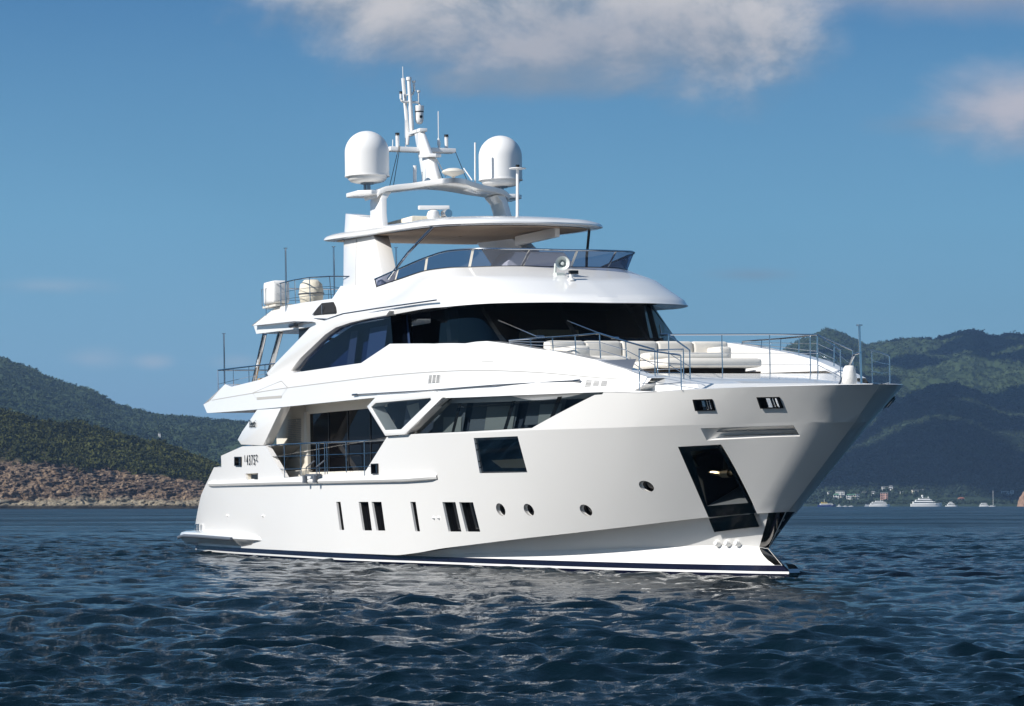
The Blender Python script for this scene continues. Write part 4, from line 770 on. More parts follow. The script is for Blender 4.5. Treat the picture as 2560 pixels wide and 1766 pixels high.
k=MB(); k.poly([(8.6,-2.75,5.45),(19.0,-2.75,5.45),(18.72,-2.75,6.72),(14.4,-2.75,6.70),(11.1,-2.75,6.2)]); part(k,'lounge_wall',navy_room,ag)
for x0,x1 in ((14.6,15.2),(16.2,17.6)):
    k=MB(); k.poly([(x0-.35,-2.95,5.5),(x1-.35,-2.95,5.5),(x1+.1,-2.95,6.5),(x0+.1,-2.95,6.5)]); part(k,'curtain',blue_room if x0<15 else mat('curtain_blue',(.10,.145,.21),.8),ag)
def SG(u,v): 
    p=B['G'](u,v) if u<=1 else B['G'](2-u,v); return p if u<=1 else (p[0],-p[1],p[2])
k=MB(); k.band(SG,[i/80 for i in range(161)],lin(0,1,4)); gw=part(k,'windshield',gl_dark,angle=60)
for t0,t1,w in ((.40,.505,.022),(.79,.80,.012),(1.21,1.20,.012),(1.60,1.495,.022),(.2,.2,.008),(0.02,.02,.02)):
    k=MB(); k.grid([[SG(t1+(t0-t1)*v-w,v) for v in lin(0,1,6)],[SG(t1+(t0-t1)*v+w,v) for v in lin(0,1,6)]]); k.v=[(x-.03,y,z) for x,y,z in k.v]; part(k,'windshield_post',blackpl,gw)
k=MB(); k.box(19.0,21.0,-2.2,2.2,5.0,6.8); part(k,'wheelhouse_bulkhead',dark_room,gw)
k=MB(); k.poly([(21,2.05,5.3),(23.9,2.05,5.3),(23.3,2.05,6.75),(21,2.05,6.75)]); k.poly([(24.35,1.95,5.3),(24.7,1.95,5.3),(23.9,1.95,6.75),(23.6,1.95,6.75)]); part(k,'port_dark_liner',dark_room,gw)  # dark liner added to block the sky seen through the port glass
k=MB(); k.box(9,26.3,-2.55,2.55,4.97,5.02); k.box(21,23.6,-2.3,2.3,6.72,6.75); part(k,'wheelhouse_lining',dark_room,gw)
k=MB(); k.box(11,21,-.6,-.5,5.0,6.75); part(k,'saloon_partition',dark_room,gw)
k=MB(); k.box(23.4,24.6,-1.5,-.35,5.5,6.0); ch=part(k,'helm_console',mat('console_tan',(.42,.31,.18),.5),gw,bevel=.05)
k=MB(); k.box(23.6,25.0,-1.8,1.8,5.5,5.78); part(k,'dashboard',navy,gw)
wp=[SG(*u) for u in UV['wipers']]
for a in ((0,1),(2,3,4),(5,6)):
    k=MB(); k.tube([(wp[i][0]+.09,wp[i][1]-.03,wp[i][2]) for i in a],.018,6); k.tube([(wp[a[-1]][0]+.06,wp[a[-1]][1]-.05,wp[a[-1]][2]),(wp[a[-1]][0]+.1,wp[a[-1]][1]+.15,wp[a[-1]][2])],.035,6); part(k,'wiper',chrome)
# ---- flybridge moulding
def sym(S): return lambda u,v: S(u,v) if u<=1 else (lambda p:(p[0],-p[1],p[2]))(S(2-u,v))
H=[C['H0'],C['H1'],C['H2'],C['H3']]; UU=[i/70 for i in range(141)]
fb=MB()
for a,b,n,bu in ((0,1,2,0),(1,2,5,0),(2,3,5,0)): fb.band(sym(band(H[a],H[b],bu)),UU,lin(0,1,n))
sof=lambda u,v: tuple(C['H0'](u)[i]+((C['GU'](u)[0],C['GU'](u)[1],C['H0'](u)[2]+.10)[i]-C['H0'](u)[i])*v for i in range(3))
fb.band(sym(sof),UU,[0,.15,1])
inn=lambda u,v:(lambda p:(p[0]-.12,p[1]*.93,p[2]-.02-v*.55))(H[3](u))
fb.grid([[sym(lambda u,v:H[3](u))(u,0) for u in UU],[sym(inn)(u,0) for u in UU],[sym(inn)(u,1) for u in UU]])
ys=pchip([6.7,6.87,7.2,7.86,8.0],[3.30,3.29,3.12,2.85,2.80])
SFly=lambda x,z:(x,-ys(z),z)
FA=[(5.995,7.173),(7.471,7.543),(7.958,7.621),(10.638,7.587),(13.25,7.52),(13.62,7.865),(12.9,7.2),(12.62,6.88),(12.3,6.92),(10.383,7.05)]
FV=[(12.063-.3,7.145),(12.4,7.43),(13.05,7.405),(12.8,7.067)]
FV=[(11.3,7.125),(11.75,7.42),(12.62,7.42),(12.75,7.10)]
patch(SFly,FA,[],step=(.5,.2),scale=(1,1),rims=False,mb=fb)
n_=len(fb.v)
for s in (1,-1): fb.prism([(5.65,-2.97*s,7.18),(5.9,-2.97*s,6.93),(6.95,-2.97*s,6.91),(13.0,-2.97*s,6.80),(14.3,-2.97*s,6.90),(14.3,-2.97*s,7.15)],(0,2.97*s,0))
mm=MB(); patch(SFly,FA,[],step=(.5,.2),scale=(1,1),rims=False,mb=mm); m2=mm.mirrored(); fb.add(m2.v,m2.f)
fb.grid([[(5.995,-3.16,7.173),(7.471,-2.98,7.543)],[(5.995,3.16,7.173),(7.471,2.98,7.543)]])
fly=part(fb,'flybridge',white,angle=22)
k=MB(); k.box(6.5,23.0,-2.62,2.62,7.12,7.2); part(k,'fly_deck_floor',white2)
AI_=[(12.06,7.135),(12.30,7.33),(12.53,7.44),(13.47,7.41),(13.85,7.24),(14.15,7.07)]
k=MB(); k.grid([[(x,-ys(z)-.05,z) for x,z in AI_],[(x,-ys(zb)-.05,zb) for (x,z),zb in zip(AI_,(7.13,7.122,7.115,7.09,7.08,7.069))]]); k.grid([[(x,-ys(z)-.05,z) for x,z in AI_],[(x,-ys(z)+.05,z) for x,z in AI_]]); ai_=part(k,'air_intake',dark_room)  # flat panel set proud; the recess's darkness is put into its colour
k=MB(); k.box(13.0,13.05,-3.24,-3.215,7.1,7.36); part(k,'vane',grey,ai_)
k=MB(); k.tube([(10.0,-3.06,6.98),(12.4,-3.22,7.0),(13.8,-3.34,6.90),(15.4,-3.42,6.95),(18,-3.36,6.93),(22.4,-3.33,6.86)],.02,6); k.tube([(9.6,-3.06,6.96),(10.1,-3.06,6.96)],.07,8); part(k,'awning_pole',MATS['dull_steel'],fly)
# smoked windscreen with its rail and mullions
WS=sym(B['WS']); UW=[i/60 for i in range(121)]
k=MB(); k.band(WS,UW,[0,.5,1]); ws=part(k,'fly_windscreen',gl_wind,angle=60)
k=MB(); k.tube([WS(u,1.0) for u in UW],.026,8); part(k,'top_rail',chrome,ws)
k=MB(); k.tube([WS(u,.0) for u in UW],.018,6); k.tube([WS(0,0),WS(0,1)],.018,6); part(k,'base_trim',blackpl,ws)
for u0,_ in UV['ws_mull'][1:]:
    k=MB(); k.grid([[WS(u0-.006,0),WS(u0-.006+.03*(1 if u0<.9 else .2),1)],[WS(u0+.006,0),WS(u0+.006+.03*(1 if u0<.9 else .2),1)]]); part(k,'mullion',cream,ws)
# helm seat block and sunbed bits behind the screen
k=MB(); k.loft([[(19.6+dx,y,z) for y,z in ((-.75,7.2),(1.25,7.2),(1.2,8.0),(.95,8.28),(-.45,8.28),(-.7,8.0))] for dx in (0,1.2)]); part(k,'helm_pod',white2,bevel=.06)
k=MB(); k.box(17.6,18.9,-2.1,-1.0,7.85,7.9); k.box(17.9,18.1,-1.7,-1.5,7.2,7.85); k.box(18.5,18.7,-1.7,-1.5,7.2,7.85); part(k,'fly_table',brown)
# ---- hardtop and its supports
EP=[(10.8,0),(10.8,1.9),(10.95,2.4),(11.5,2.56),(13.5,2.58),(16,2.56),(18.4,2.56),(19.9,2.42),(20.9,1.95),(21.55,1.1),(21.75,0)]
ex=pchip([i/10 for i in range(11)],[p[0] for p in EP]); ey=pchip([i/10 for i in range(11)],[p[1] for p in EP])
ez=lambda X:9.335-.040*(X-11.1)
def ring(s,dz,n=40,cx=15.6):
    P=[]
    for i in range(n+1):
        t=i/n; X=cx+(ex(t)-cx)*s; P.append((X,-ey(t)*s,ez(X)+dz))
    return P+[(x,-y,z) for x,y,z in reversed(P[1:-1])]
k=MB(); k.grid([ring(.02,.03),ring(.88,.01),ring(.97,.0),ring(1.0,.03),ring(1.0,.07),ring(.985,.13),ring(.93,.20),ring(.80,.28),ring(.55,.34),ring(.02,.37)],closed=True); ht=part(k,'hardtop',white,angle=50)
k=MB(); k.grid([ring(.90,-.006),ring(.6,-.02),ring(.02,-.02)],closed=True); part(k,'headliner',tan,ht,angle=50)
k=MB(); k.box(17.6,20.4,.85,1.0,8.72,8.98); part(k,'hardtop_beam',white2,ht,bevel=.03)
for j in range(7): k=MB(); k.tube([(11.9,-1.6+j*.53,9.33),(17.7,-1.6+j*.53,9.10)],.05,6); part(k,'awning_batten',tan,ht)
PZ=[(13.427,7.965),(12.338,9.247),(12.137,9.552),(11.75,10.11),(12.849,9.96),(12.87,9.93),(14.065,9.757),(14.469,9.47),(15.108,9.09),(15.399,8.894),(16.694,7.944),(16.9,7.5),(13.6,7.5)]
py=lambda z_: -(2.80-.32*(z_-7.7))
k=MB(); k.loft([[(x,py(z_)+d,z_) for x,z_ in PZ] for d in (0,.45)]); hp=pair(k,'hardtop_pillar',white,bevel=.05)[0]
k=MB(); k.tube([(14.65,py(7.8)-.004,7.8),(13.5,py(9.2)-.004,9.2)],.012,5); part(k,'seam',seam,hp)
mat('brown_steel',(.20,.17,.14),.12,metal=1)
for s in (1,-1): k=MB(); k.tube([(17.75,-2.93*s,7.75),(18.5,-2.62*s,8.4),(19.5,-2.26*s,9.02)],.038,10); part(k,'hardtop_strut',chrome if s>0 else MATS['brown_steel'])
k=MB(); k.box(13.0,15.4,-1.35,1.3,9.45,9.72); part(k,'folded_sunshade',cloth,bevel=.08)
# ---- radar arch, mast, domes
k=MB()
for s in (1,-1):
    k.loft([[(x,y*s,z) for x,y in ((x0,-y0),(x1,-y0),(x1,-y0+w),(x0,-y0+w))] for x0,x1,y0,w,z in ((13.85,14.85,2.02,.18,9.4),(13.75,14.7,1.99,.17,9.85),(13.62,14.55,1.94,.18,10.25),(13.55,14.5,1.86,.26,10.46))])
    k.prism([(13.2,-2.45*s,10.52),(13.35,-2.56*s,10.52),(14.2,-2.52*s,10.52),(14.5,-2.2*s,10.51),(14.45,-1.86*s,10.50),(13.4,-1.86*s,10.50)],(0,0,-.12))
    yy=[0,-.35,-.7,-1.1,-1.5,-1.8,-1.96,-2.02]; zt=[10.82,10.80,10.76,10.70,10.66,10.61,10.53,10.44]; xf=[15.35,15.3,15.0,14.8,14.7,14.6,14.55,14.5]
    k.loft([[(13.25,y*s,z),(xx,y*s,z),(xx-.02,y*s,z-.15),(13.45,y*s,z-.15)] for y,z,xx in zip(yy,zt,xf)])
ar=part(k,'radar_arch',white,bevel=.025)
k=MB(); k.loft([[(x0,-w,z),(x1,-w,z),(x1+.05,0,z),(x1,w,z),(x0,w,z)] for x0,x1,w,z in ((13.2,14.1,.15,10.72),(13.0,13.8,.13,11.2),(12.86,13.6,.125,11.55),(12.78,13.45,.12,11.62),(12.6,13.15,.11,12.0),(12.38,12.8,.09,12.42))])
k.prism([(13.1,-.24,11.62),(13.8,-.2,11.58),(13.9,0,11.57),(13.8,.2,11.58),(13.1,.24,11.62)],(0,0,.10))
k.prism([(12.0,-.13,12.42),(12.9,-.12,12.42),(12.93,.12,12.42),(12.0,.13,12.42)],(0,0,.10)); k.tube([(11.55,.1,12.5),(12.3,.05,12.48)],.07,8)
k.loft([[(12.5,y,11.84),(12.9,y,11.84),(12.88,y,11.97),(12.52,y,11.97)] for y in (-1.02,-.5,0,.5,1.02)]); ms=part(k,'mast',white,bevel=.025)
k=MB(); k.tube([(11.6,.14,12.5),(11.6,.066,14.09)],.07,10,r2=.055); k.lathe([(0,0),(.08,0),(.08,.09),(0,.09)],(11.6,.066,14.09),12)
k.tube([(11.6,-.194,13.68),(11.6,-.197,13.54),(11.6,-.17,13.475),(11.6,-.11,13.448),(11.6,.09,13.449),(11.6,.28,13.455),(11.6,.35,13.44),(11.6,.38,13.40),(11.6,.379,13.33)],.038,8)
k.tube([(11.6,.361,13.72),(11.6,.356,13.44)],.028,8); k.tube([(11.6,-.057,13.615),(11.6,.058,13.69)],.022,8)
k.tube([(11.6,.219,14.0),(11.6,.231,13.80),(11.6,.19,13.71),(11.6,.107,13.64)],.034,8); part(k,'mast_pole',white2,ms)
for x,y,z,r,h in ((11.6,.066,14.10,.07,.07),(11.6,-.194,13.69,.05,.06),(12.7,-.73,12.31,.07,.07),(12.7,.79,12.31,.07,.07)): k=MB(); k.lathe([(0,0),(r,0),(r*.8,h*.5),(r,h),(0,h)],(x,y,z),10); part(k,'mast_lamp',blackpl,ms)
for y in (-.73,.79): k=MB(); k.tube([(12.7,y,11.95),(12.7,y,12.31)],.055,10); part(k,'lamp_post',white2,ms)
for y,z in ((.361,13.74),(.219,14.02)): k=MB(); k.lathe([(0,0),(.045,0),(.06,.03),(.06,.06),(0,.06)],(11.6,y,z),10); part(k,'sensor_cap',white2,ms)
k=MB(); k.tube([(12.7,.558,11.97),(12.7,.558,12.08)],.04,8); k.tube([(12.7,.556,12.08),(12.7,.545,12.27)],.06,8,r2=.03); k.tube([(12.7,.545,12.27),(12.7,.55,13.054)],.014,5); part(k,'whip_antenna',white2,ms)
k=MB(); k.lathe([(0,0),(.13,0),(.14,.04),(.14,.17),(0,.17)],(11.6,.378,13.18),14); k.lathe([(0,-.02),(.07,0),(.115,.06),(.13,.14),(.125,.38),(0,.38)],(11.6,.374,12.82),14); cmr=part(k,'camera_dome',white2,ms,angle=40)
k=MB(); k.box(11.70,11.74,.34,.42,12.98,13.05); k.lathe([(0,0),(.135,0),(.135,.03),(0,.03)],(11.6,.376,13.155),14); part(k,'camera_lens',black,cmr)
k=MB(); k.tube([(11.5,.02,12.2),(11.5,.047,12.45),(11.5,-.081,14.159)],.055,8); k.tube([(11.5,-.081,14.159),(11.5,-.086,14.5)],.012,5); part(k,'whip_antenna',white2,ms)
for a,b,r in (((12.7,-.481,11.95),(12.7,-.472,12.766),.018),((12.7,-.883,11.9),(12.7,-.873,12.18),.014),((14.3,1.028,10.55),(14.3,1.051,11.966),.028),((14.0,-.706,10.7),(14.0,-.694,11.289),.055),((14.0,-.48,10.7),(14.0,-.476,11.12),.014)):
    k=MB(); k.tube([a,b],r,8); part(k,'rod_antenna',white2,ar)
k=MB(); k.tube([(17.0,1.188,9.2),(17.0,1.227,10.93)],.045,8); k.lathe([(0,0),(.24,0),(.24,.02),(0,.02)],(17,1.227,10.92),16); lp_=part(k,'light_pole',white2)
k=MB(); k.lathe([(0,0),(.06,0),(.05,.05),(.06,.09),(0,.09)],(17,1.227,10.94),10); part(k,'lamp',blackpl,lp_)
for a,b in (((13.5,-.98,11.9),(13.5,-1.325,10.60)),((13.5,-.95,11.9),(13.5,-1.202,10.60)),((13.5,.056,11.713),(13.5,.477,10.7)),((13.0,.95,11.85),(13.5,1.256,10.6))): k=MB(); k.tube([a,b],.010,5); part(k,'stay_wire',blackpl,ar)
for a,b in (((13.5,.15,11.58),(13.5,.45,11.06)),((13.25,1.1,11.35),(13.5,1.256,10.98))): k=MB(); k.tube([a,b],.018,5); part(k,'stay_sleeve',white2,ar)
k=MB(); k.lathe([(0,0),(.05,0),(.30,.09),(.335,.135),(.30,.18),(.16,.235),(0,.25)],(14.2,.40,10.98),20); k.tube([(14.2,.4,10.7),(14.2,.4,10.99)],.05,8); part(k,'gps_mushroom',cream,ar,angle=50)
def dome(s):
    c=(13.75,-2.05*s,10.79); prof=[(0,0),(.36,.0),(.48,.03),(.55,.10),(.56,.165),(.64,.17),(.64,.20),(.63,.21)]+[(.63,.55),(.63,.85)]+[(.63*math.cos(a),.85+.62*math.sin(a)) for a in [math.pi/2*i/12 for i in range(1,12)]]+[(0,1.475)]
    m=MB(); m.lathe(prof,c,40); o=part(m,'radar_dome',white2,angle=40); 
    m=MB()
    for a in range(3): 
        t=a*2.1; m.tube([(c[0]+.07*math.cos(t),c[1]+.07*math.sin(t),c[2]-.33),(c[0]+.07*math.cos(t),c[1]+.07*math.sin(t),c[2]+.01)],.045,8)
    m.lathe([(0,0),(.2,0),(.2,.03),(0,.03)],(c[0],c[1],c[2]-.04),16); part(m,'dome_pedestal',MATS['dull_steel'],o)
dome(1); dome(-1)
k=MB(); k.tube([(15.6,-.77,9.62),(15.6,-.77,9.72)],.13,10); k.lathe([(0,0),(.16,0),(.19,.08),(.16,.2),(.06,.26),(0,.26)],(15.6,-.77,9.62),14); rd=part(k,'radar_scanner',white2,angle=40)
k=MB(); k.loft([[(15.6+dx*.25,-.77+dx,9.93+z) for dx,z in ((d,-.055),(d,.0),(d,.055))]+[(15.6+d*.25+.1,-.77+d,9.93+z) for z in (.055,-.055)] for d in (-.42,-.38,.38,.42)]); part(k,'radar_bar',white2,rd,bevel=.02)
k=MB(); k.tube([(15.75,-.50,9.74),(16.0,-.46,9.74)],.12,14); part(k,'search_light',chrome,rd)
# horn and small camera on the brow
k=MB(); hc=Vector((24.0,-.52,7.70)); dr=Vector((.93,-.36,.02)).normalized()
def cone(mb,c,d,prof,n=20):
    a=d.cross(Vector((0,0,1))).normalized(); b=d.cross(a)
    mb.grid([[tuple(c+d*l+a*r*math.cos(2*math.pi*j/n)+b*r*math.sin(2*math.pi*j/n)) for j in range(n)] for r,l in prof],closed=True); return mb
cone(k,hc,dr,[(.0,-.34),(.09,-.34),(.10,-.20),(.05,-.17),(.07,-.05),(.11,.04),(.175,.12),(.18,.125),(.165,.12),(.10,.03),(.06,-.05),(.0,-.05)]); cone(k,hc,dr,[(.055,-.05),(.045,.06),(.0,.07)],12); k.tube([(23.75,-.62,7.45),(23.8,-.62,7.72)],.035,8); k.box(23.7,23.9,-.64,-.42,7.38,7.48)
ho=part(k,'loudhailer_horn',mat('horn_white',(.62,.66,.63),.35),angle=50)
k=MB(); k.tube([(24.38,-.45,7.2),(24.38,-.45,7.42)],.05,10,r2=.04); k.lathe([(0,0),(.11,0),(.08,.06),(0,.07)],(24.38,-.45,7.24),12); part(k,'lamp_stalk',white2,ho)
k=MB(); k.box(24.32,24.44,-.50,-.27,7.41,7.50); part(k,'twin_lamp',black,ho,bevel=.01)
# ---- foredeck: well, raised sun deck, seating
XS=lin(24,38,44)+[38.25,38.45,38.6,38.72,38.8,38.86,38.9]; b4=[C['c4']((X+1)/39.92) for X in XS]
k=MB(); b3=[C['c3'](min(1,(X+1)/38.86)) for X in XS if 28<X<37.2]; k.grid([[(p[0],min(0,p[1]+.4),3.12) for p in b3],[(p[0],max(0,-p[1]-.4),3.12) for p in b3]])
lp_=[b4,[(p[0]-.02,p[1]*.99+.0,p[2]+.012) for p in b4],[(p[0]-.22,min(-.0,p[1]+.16),p[2]+.005) for p in b4],[(p[0]-.36,min(-.0,p[1]+.19),p[2]-.12) for p in b4]]
k.grid([[(34.86,-w_,z_),(34.86,w_,z_)] for z_,w_ in ((3.1,1.35),(4.05,2.1))])
sdk=[p for p in b4 if 24.3<p[0]<34.9]; k.grid([[(p[0],p[1]+.08,min(4.06,p[2]-.06)) for p in sdk],[(p[0],-p[1]-.08,min(4.06,p[2]-.06)) for p in sdk]])
k.grid(lp_); k.grid([[(x,-y_,z) for x,y_,z in r_] for r_ in lp_]); part(k,'foredeck',white)
k=MB(); k.loft([[(26.2,-w,4.0),(xb,-w,4.0),(xm,-w,zf-.06),(xf,-w,zf),(32.9,-w,4.54),(26.2,-w,4.58)] for w,xb,xm,xf,zf in ((-2.55,34.0,33.9,33.7,4.30),(-2.1,34.9,34.75,34.35,4.29),(-1,35.05,34.9,34.5,4.30),(1,35.05,34.9,34.5,4.30),(2.1,34.9,34.75,34.35,4.29),(2.55,34.0,33.9,33.7,4.30))]); part(k,'sun_deck',white,angle=35)
cu=MB(); 
def cushion(x0,x1,y0,y1,z0,z1,b=.09):
    m=MB(); m.box(x0,x1,y0,y1,z0,z1); return part(m,'cushion',beige,sofa,bevel=b,angle=60)
k=MB(); k.box(27.0,29.2,-2.45,2.35,4.55,4.75); k.box(29.4,31.1,-1.25,.95,4.55,4.75); sofa=part(k,'sofa_base',mat('recess_shade_dark',(.02,.014,.01),.7))  # dark solid blocks; the shaded void under the pads is put into their colour
for i in range(5): cushion(27.15,27.55,-2.45+i*.96,-2.45+i*.96+.95,4.95,5.56,.08)
for i in range(3): cushion(27.5,28.5,-2.45+i*1.6,-2.45+i*1.6+1.58,4.72,5.0)
cushion(27.3,29.3,-2.55,-2.15,4.95,5.35,.08); cushion(27.3,28.2,1.75,2.1,4.95,5.40,.08)
cushion(29.9,30.45,-1.2,.9,4.93,5.14,.1); cushion(29.7,31.6,-1.3,1.15,4.74,4.95,.09)
cushion(28.2,29.6,-2.3,-1.2,4.72,5.1,.12)
k=MB(); k.box(28.7,29.5,-.6,.5,5.0,5.05); tb=part(k,'deck_table',teak,bevel=.01); k=MB(); k.box(29.05,29.15,-.1,0,4.5,5.0); part(k,'leg',chrome,tb)
# ---- rails
def rail(name,tops,feet,mids=(.36,.68),r=.019,rm=.008,top=None,m=chrome):
    """hand rail through tops, a stanchion at each (top,foot) pair, thin wires at the given heights"""
    o=MB(); o.tube(top or tops,r,8); ro=part(o,name,m)
    for a,b in zip(tops,feet):
        if b is None: continue
        s=MB(); s.tube([a,b],.014,8); part(s,'stanchion',m,ro)
    for t in mids:
        s=MB(); s.tube([mid2(a,b if b else (a[0],a[1],a[2]-.9),t) for a,b in zip(tops,feet)],rm,6); part(s,'mid_rail',m,ro)
    return ro
def mir(l): return [(x,-y,z) if True else None for x,y,z in l]
capz=lambda X: SF((X)/35.2,0)
def foot(X,y): 
    i=min(range(len(topd)),key=lambda i:abs(topd[i][0]-X)); return (X,y,topd[i][2])
SRt=[(26.74,-3.14,5.60),(27.88,-3.08,5.58),(29.02,-3.0,5.55),(30.12,-2.91,5.53),(31.22,-2.79,5.52),(32.3,-2.64,5.28),(33.44,-2.47,5.04)]
SRf=[foot(x,y+.02) for x,y,z in SRt]; SRf[-1]=(33.44,-2.47,4.08)
for f_ in (lambda p:p,lambda p:(p[0],-p[1],p[2])): rail('coaming_rail',[f_(p) for p in SRt],[f_(p) for p in SRf])
G1=[(33.55,-2.90,5.04),(34.25,-2.74,4.94),(34.92,-2.56,4.84)]; G1f=[(33.55,-2.90,4.1),None,(34.92,-2.56,4.1)]
for f_ in (lambda p:p and (p[0],p[1],p[2]),lambda p:p and (p[0],-p[1],p[2])): rail('gate_rail',[f_(p) for p in G1],[f_(p) for p in G1f],(.25,.5,.78),top=None)
TR=[(32.9,-1.87,5.40),(32.9,-.55,5.41),(32.9,.65,5.42),(32.9,1.68,5.42),(32.9,1.87,5.42)]; TRf=[None,(32.9,-.55,4.54),(32.9,.65,4.54),(32.9,1.68,4.54),None]
rail('foredeck_rail',[(33.95,-1.87,5.0)]+TR+[(33.95,1.87,5.02)],[(33.95,-1.87,4.25)]+[TRf[i] or (TR[i][0],TR[i][1],4.54) for i in range(5)]+[(33.95,1.87,4.25)],(.48,.78))
rail('gate_rail',[(33.0,-2.2,5.05),(33.9,-2.0,5.02)],[(33.0,-2.2,4.1),(33.9,-2.0,4.1)],(.45,.75))
k=MB(); k.tube([(38.17,0,3.6),(38.107,0,5.31)],.024,10); k.lathe([(0,0),(.07,0),(.07,.03),(0,.03)],(38.107,0,5.3),10); k.tube([(37.85,0,4.70),(37.15,.02,4.08)],.028,8); k.tube([(37.85,0,4.72),(38.15,0,4.75)],.022,8); part(k,'jack_staff',chrome)
k=MB(); k.lathe([(0,0),(.12,0),(.165,.10),(.125,.38),(.09,.43),(0,.44)],(37.75,-.05,4.06),14); tag(part(k,'winch_cover',mat('white_canvas',(.74,.72,.68),.8,bump=(12,.5,.02)),angle=60))
# aft rails, poles, boat deck gear
UR=[(2.45,-3.2,5.96),(4.478,-3.3,5.93),(6.128,-3.3,5.91),(7.77,-3.3,5.89),(8.84,-3.3,5.87)]; URf=[(2.83,-3.3,5.2),(4.478,-3.3,5.3),(6.128,-3.3,5.38),(7.77,-3.3,5.42),None]
for s in (1,-1): rail('upper_deck_rail',[(x,y*s,z) for x,y,z in UR],[f_ and (f_[0],f_[1]*s,f_[2]) for f_ in URf],(.6,),r=.022)
rail('upper_deck_rail',[(2.45,-3.2,5.96),(2.45,-1,5.96),(2.45,1,5.96),(2.45,3.2,5.96)],[(2.45,y,5.0) for y in (-3.2,-1,1,3.2)],(.6,),r=.022)
def pole(a,b,r=.03):
    k=MB(); k.tube([a,b],r,10); k.lathe([(0,0),(r*2,0),(r*2,.025),(0,.025)],b,12); return part(k,'flag_pole',chrome)
pole((2.512,-3.0,5.2),(2.512,-3.0,7.12)); pole((9.03,-3.0,7.4),(9.05,-3.0,9.3)); pole((7.64,-1.0,7.2),(7.64,-1.0,9.5)); pole((7.73,1.0,7.2),(7.73,1.0,9.5))
for s in (1,-1):
    k=MB(); k.tube([(4.13,-2.6*s,5.2),(5.578,-2.6*s,6.95)],.075,12); part(k,'deck_post',chrome)
    k=MB(); k.tube([(5.5,-2.6*s,5.2),(7.2,-2.6*s,6.92)],.085,12); part(k,'deck_post',chrome)
for a,b in (((6.9,-1.6,5.2),(7.9,-1.6,6.92)),((7.4,-1.6,5.2),(8.3,-1.6,6.92)),((7.9,-1.8,5.2),(7.9,-1.8,6.92))): k=MB(); k.tube([a,b],.035,8); part(k,'stair_rail',MATS['dull_steel'])
for i in range(4): k=MB(); k.box(8.3+i*.25,8.75+i*.25,-2.2,-1.5,5.6+i*.32,5.66+i*.32); part(k,'stair_tread',brown)
k=MB(); k.prism([(9.0,-2.6,6.9),(10.9,-2.6,6.88),(9.1,-2.6,5.4),(8.6,-2.6,5.3)],(0,.05,0)); part(k,'dark_side_panel',black)
FRt=[(7.10,-3.02,8.30),(8.6,-3.02,8.30),(9.93,-3.02,8.30),(11.25,-3.0,8.27),(12.92,-2.95,8.18),(14.0,-2.6,8.1)]; FRf=[(7.12,-3.02,7.55),(8.58,-3.02,7.63),(9.93,-3.0,7.60),(11.25,-2.98,7.57),(12.92,-2.9,7.5),None]
for s in (1,-1): rail('boat_deck_rail',[(x,y*s,z) for x,y,z in FRt],[f_ and (f_[0],f_[1]*s,f_[2]) for f_ in FRf],(.42,.75))
rail('boat_deck_rail',[(7.10,-3.02,8.25),(7.1,-1,8.25),(7.1,1,8.25),(7.1,3.02,8.25)],[(7.1,y,7.4) for y in (-3.02,-1,1,3.02)],(.42,.75))
rail('stair_hand_rail',[(10.2,-1.6,8.1),(11.4,-1.6,8.15),(11.9,-1.6,8.05)],[(10.2,-1.6,7.4),(11.4,-1.6,7.4),(11.9,-1.6,7.4)],(.45,))
QR=[(9.0,-3.72,3.42),(11.09,-3.8,3.415),(12.62,-3.8,3.41),(14.05,-3.8,3.40),(14.25,-3.8,3.40),(14.75,-3.8,3.40),(14.95,-3.8,3.395),(16.57,-3.8,3.38),(18.06,-3.8,3.375),(19.8,-3.75,3.37)]
QF=[None]+[(x,y,2.44) for x,y,z in QR[1:-1]]+[None]
rail('side_rail',QR,[f_ or (p[0],p[1],2.44) if f_ or 0 else None for p,f_ in zip(QR,QF)],(.36,.74),r=.022,rm=.010)
rail('side_rail',[(x,-y,z) for x,y,z in QR],[f_ and (f_[0],-f_[1],f_[2]) for f_ in QF],(.36,.74),r=.022,rm=.010)
k=MB(); 
for x in (13.55,14.45): k.tube([(x+.35,-3.82,2.9),(x,-3.95,2.72),(x,-3.98,2.38)],.02,6); k.lathe([(0,0),(.07,0),(.07,.22),(0,.22)],(x,-4.0,2.28),10)
k.box(13.6,14.6,-4.0,-3.85,2.47,2.53); part(k,'boarding_bracket',grey)
rail('quarter_rail',[(4.9,-3.3,3.42),(5.8,-3.35,3.45),(6.8,-3.4,3.48)],[(4.95,-3.3,3.0),(5.8,-3.35,3.1),None],(),r=.025)
# ---- loose gear carried on board: things of their own
def aboard(o,label,cat,group=None): 
    o.matrix_world=Matrix.Rotation(R(1),4,'X')@o.matrix_world; return tag(o,label,cat,group)
t=empty('life_raft_locker',(0,0,0)); k=MB(); k.box(7.2,8.2,-3.15,-2.6,7.72,8.42); part(k,'case',white2,t,bevel=.1,angle=60); k=MB(); k.box(6.9,7.25,-2.95,-2.45,7.75,8.40); part(k,'side_case',white2,t,bevel=.09,angle=60)
k=MB()
for x in (7.25,7.62): k.tube([(x,-3.0,7.68),(x,-3.19,7.70),(x-.02,-3.19,8.2),(x,-3.0,8.24)],.014,6)
part(k,'strap',MATS['dull_steel'],t)
k=MB(); k.box(7.0,8.3,-3.1,-2.55,7.64,7.70); part(k,'cradle',cream,t)
aboard(t,'pair of white plastic liferaft cases strapped to the aft boat deck rail','liferaft')
t=empty('covered_tender_console',(0,0,0)); k=MB(); rows=[]
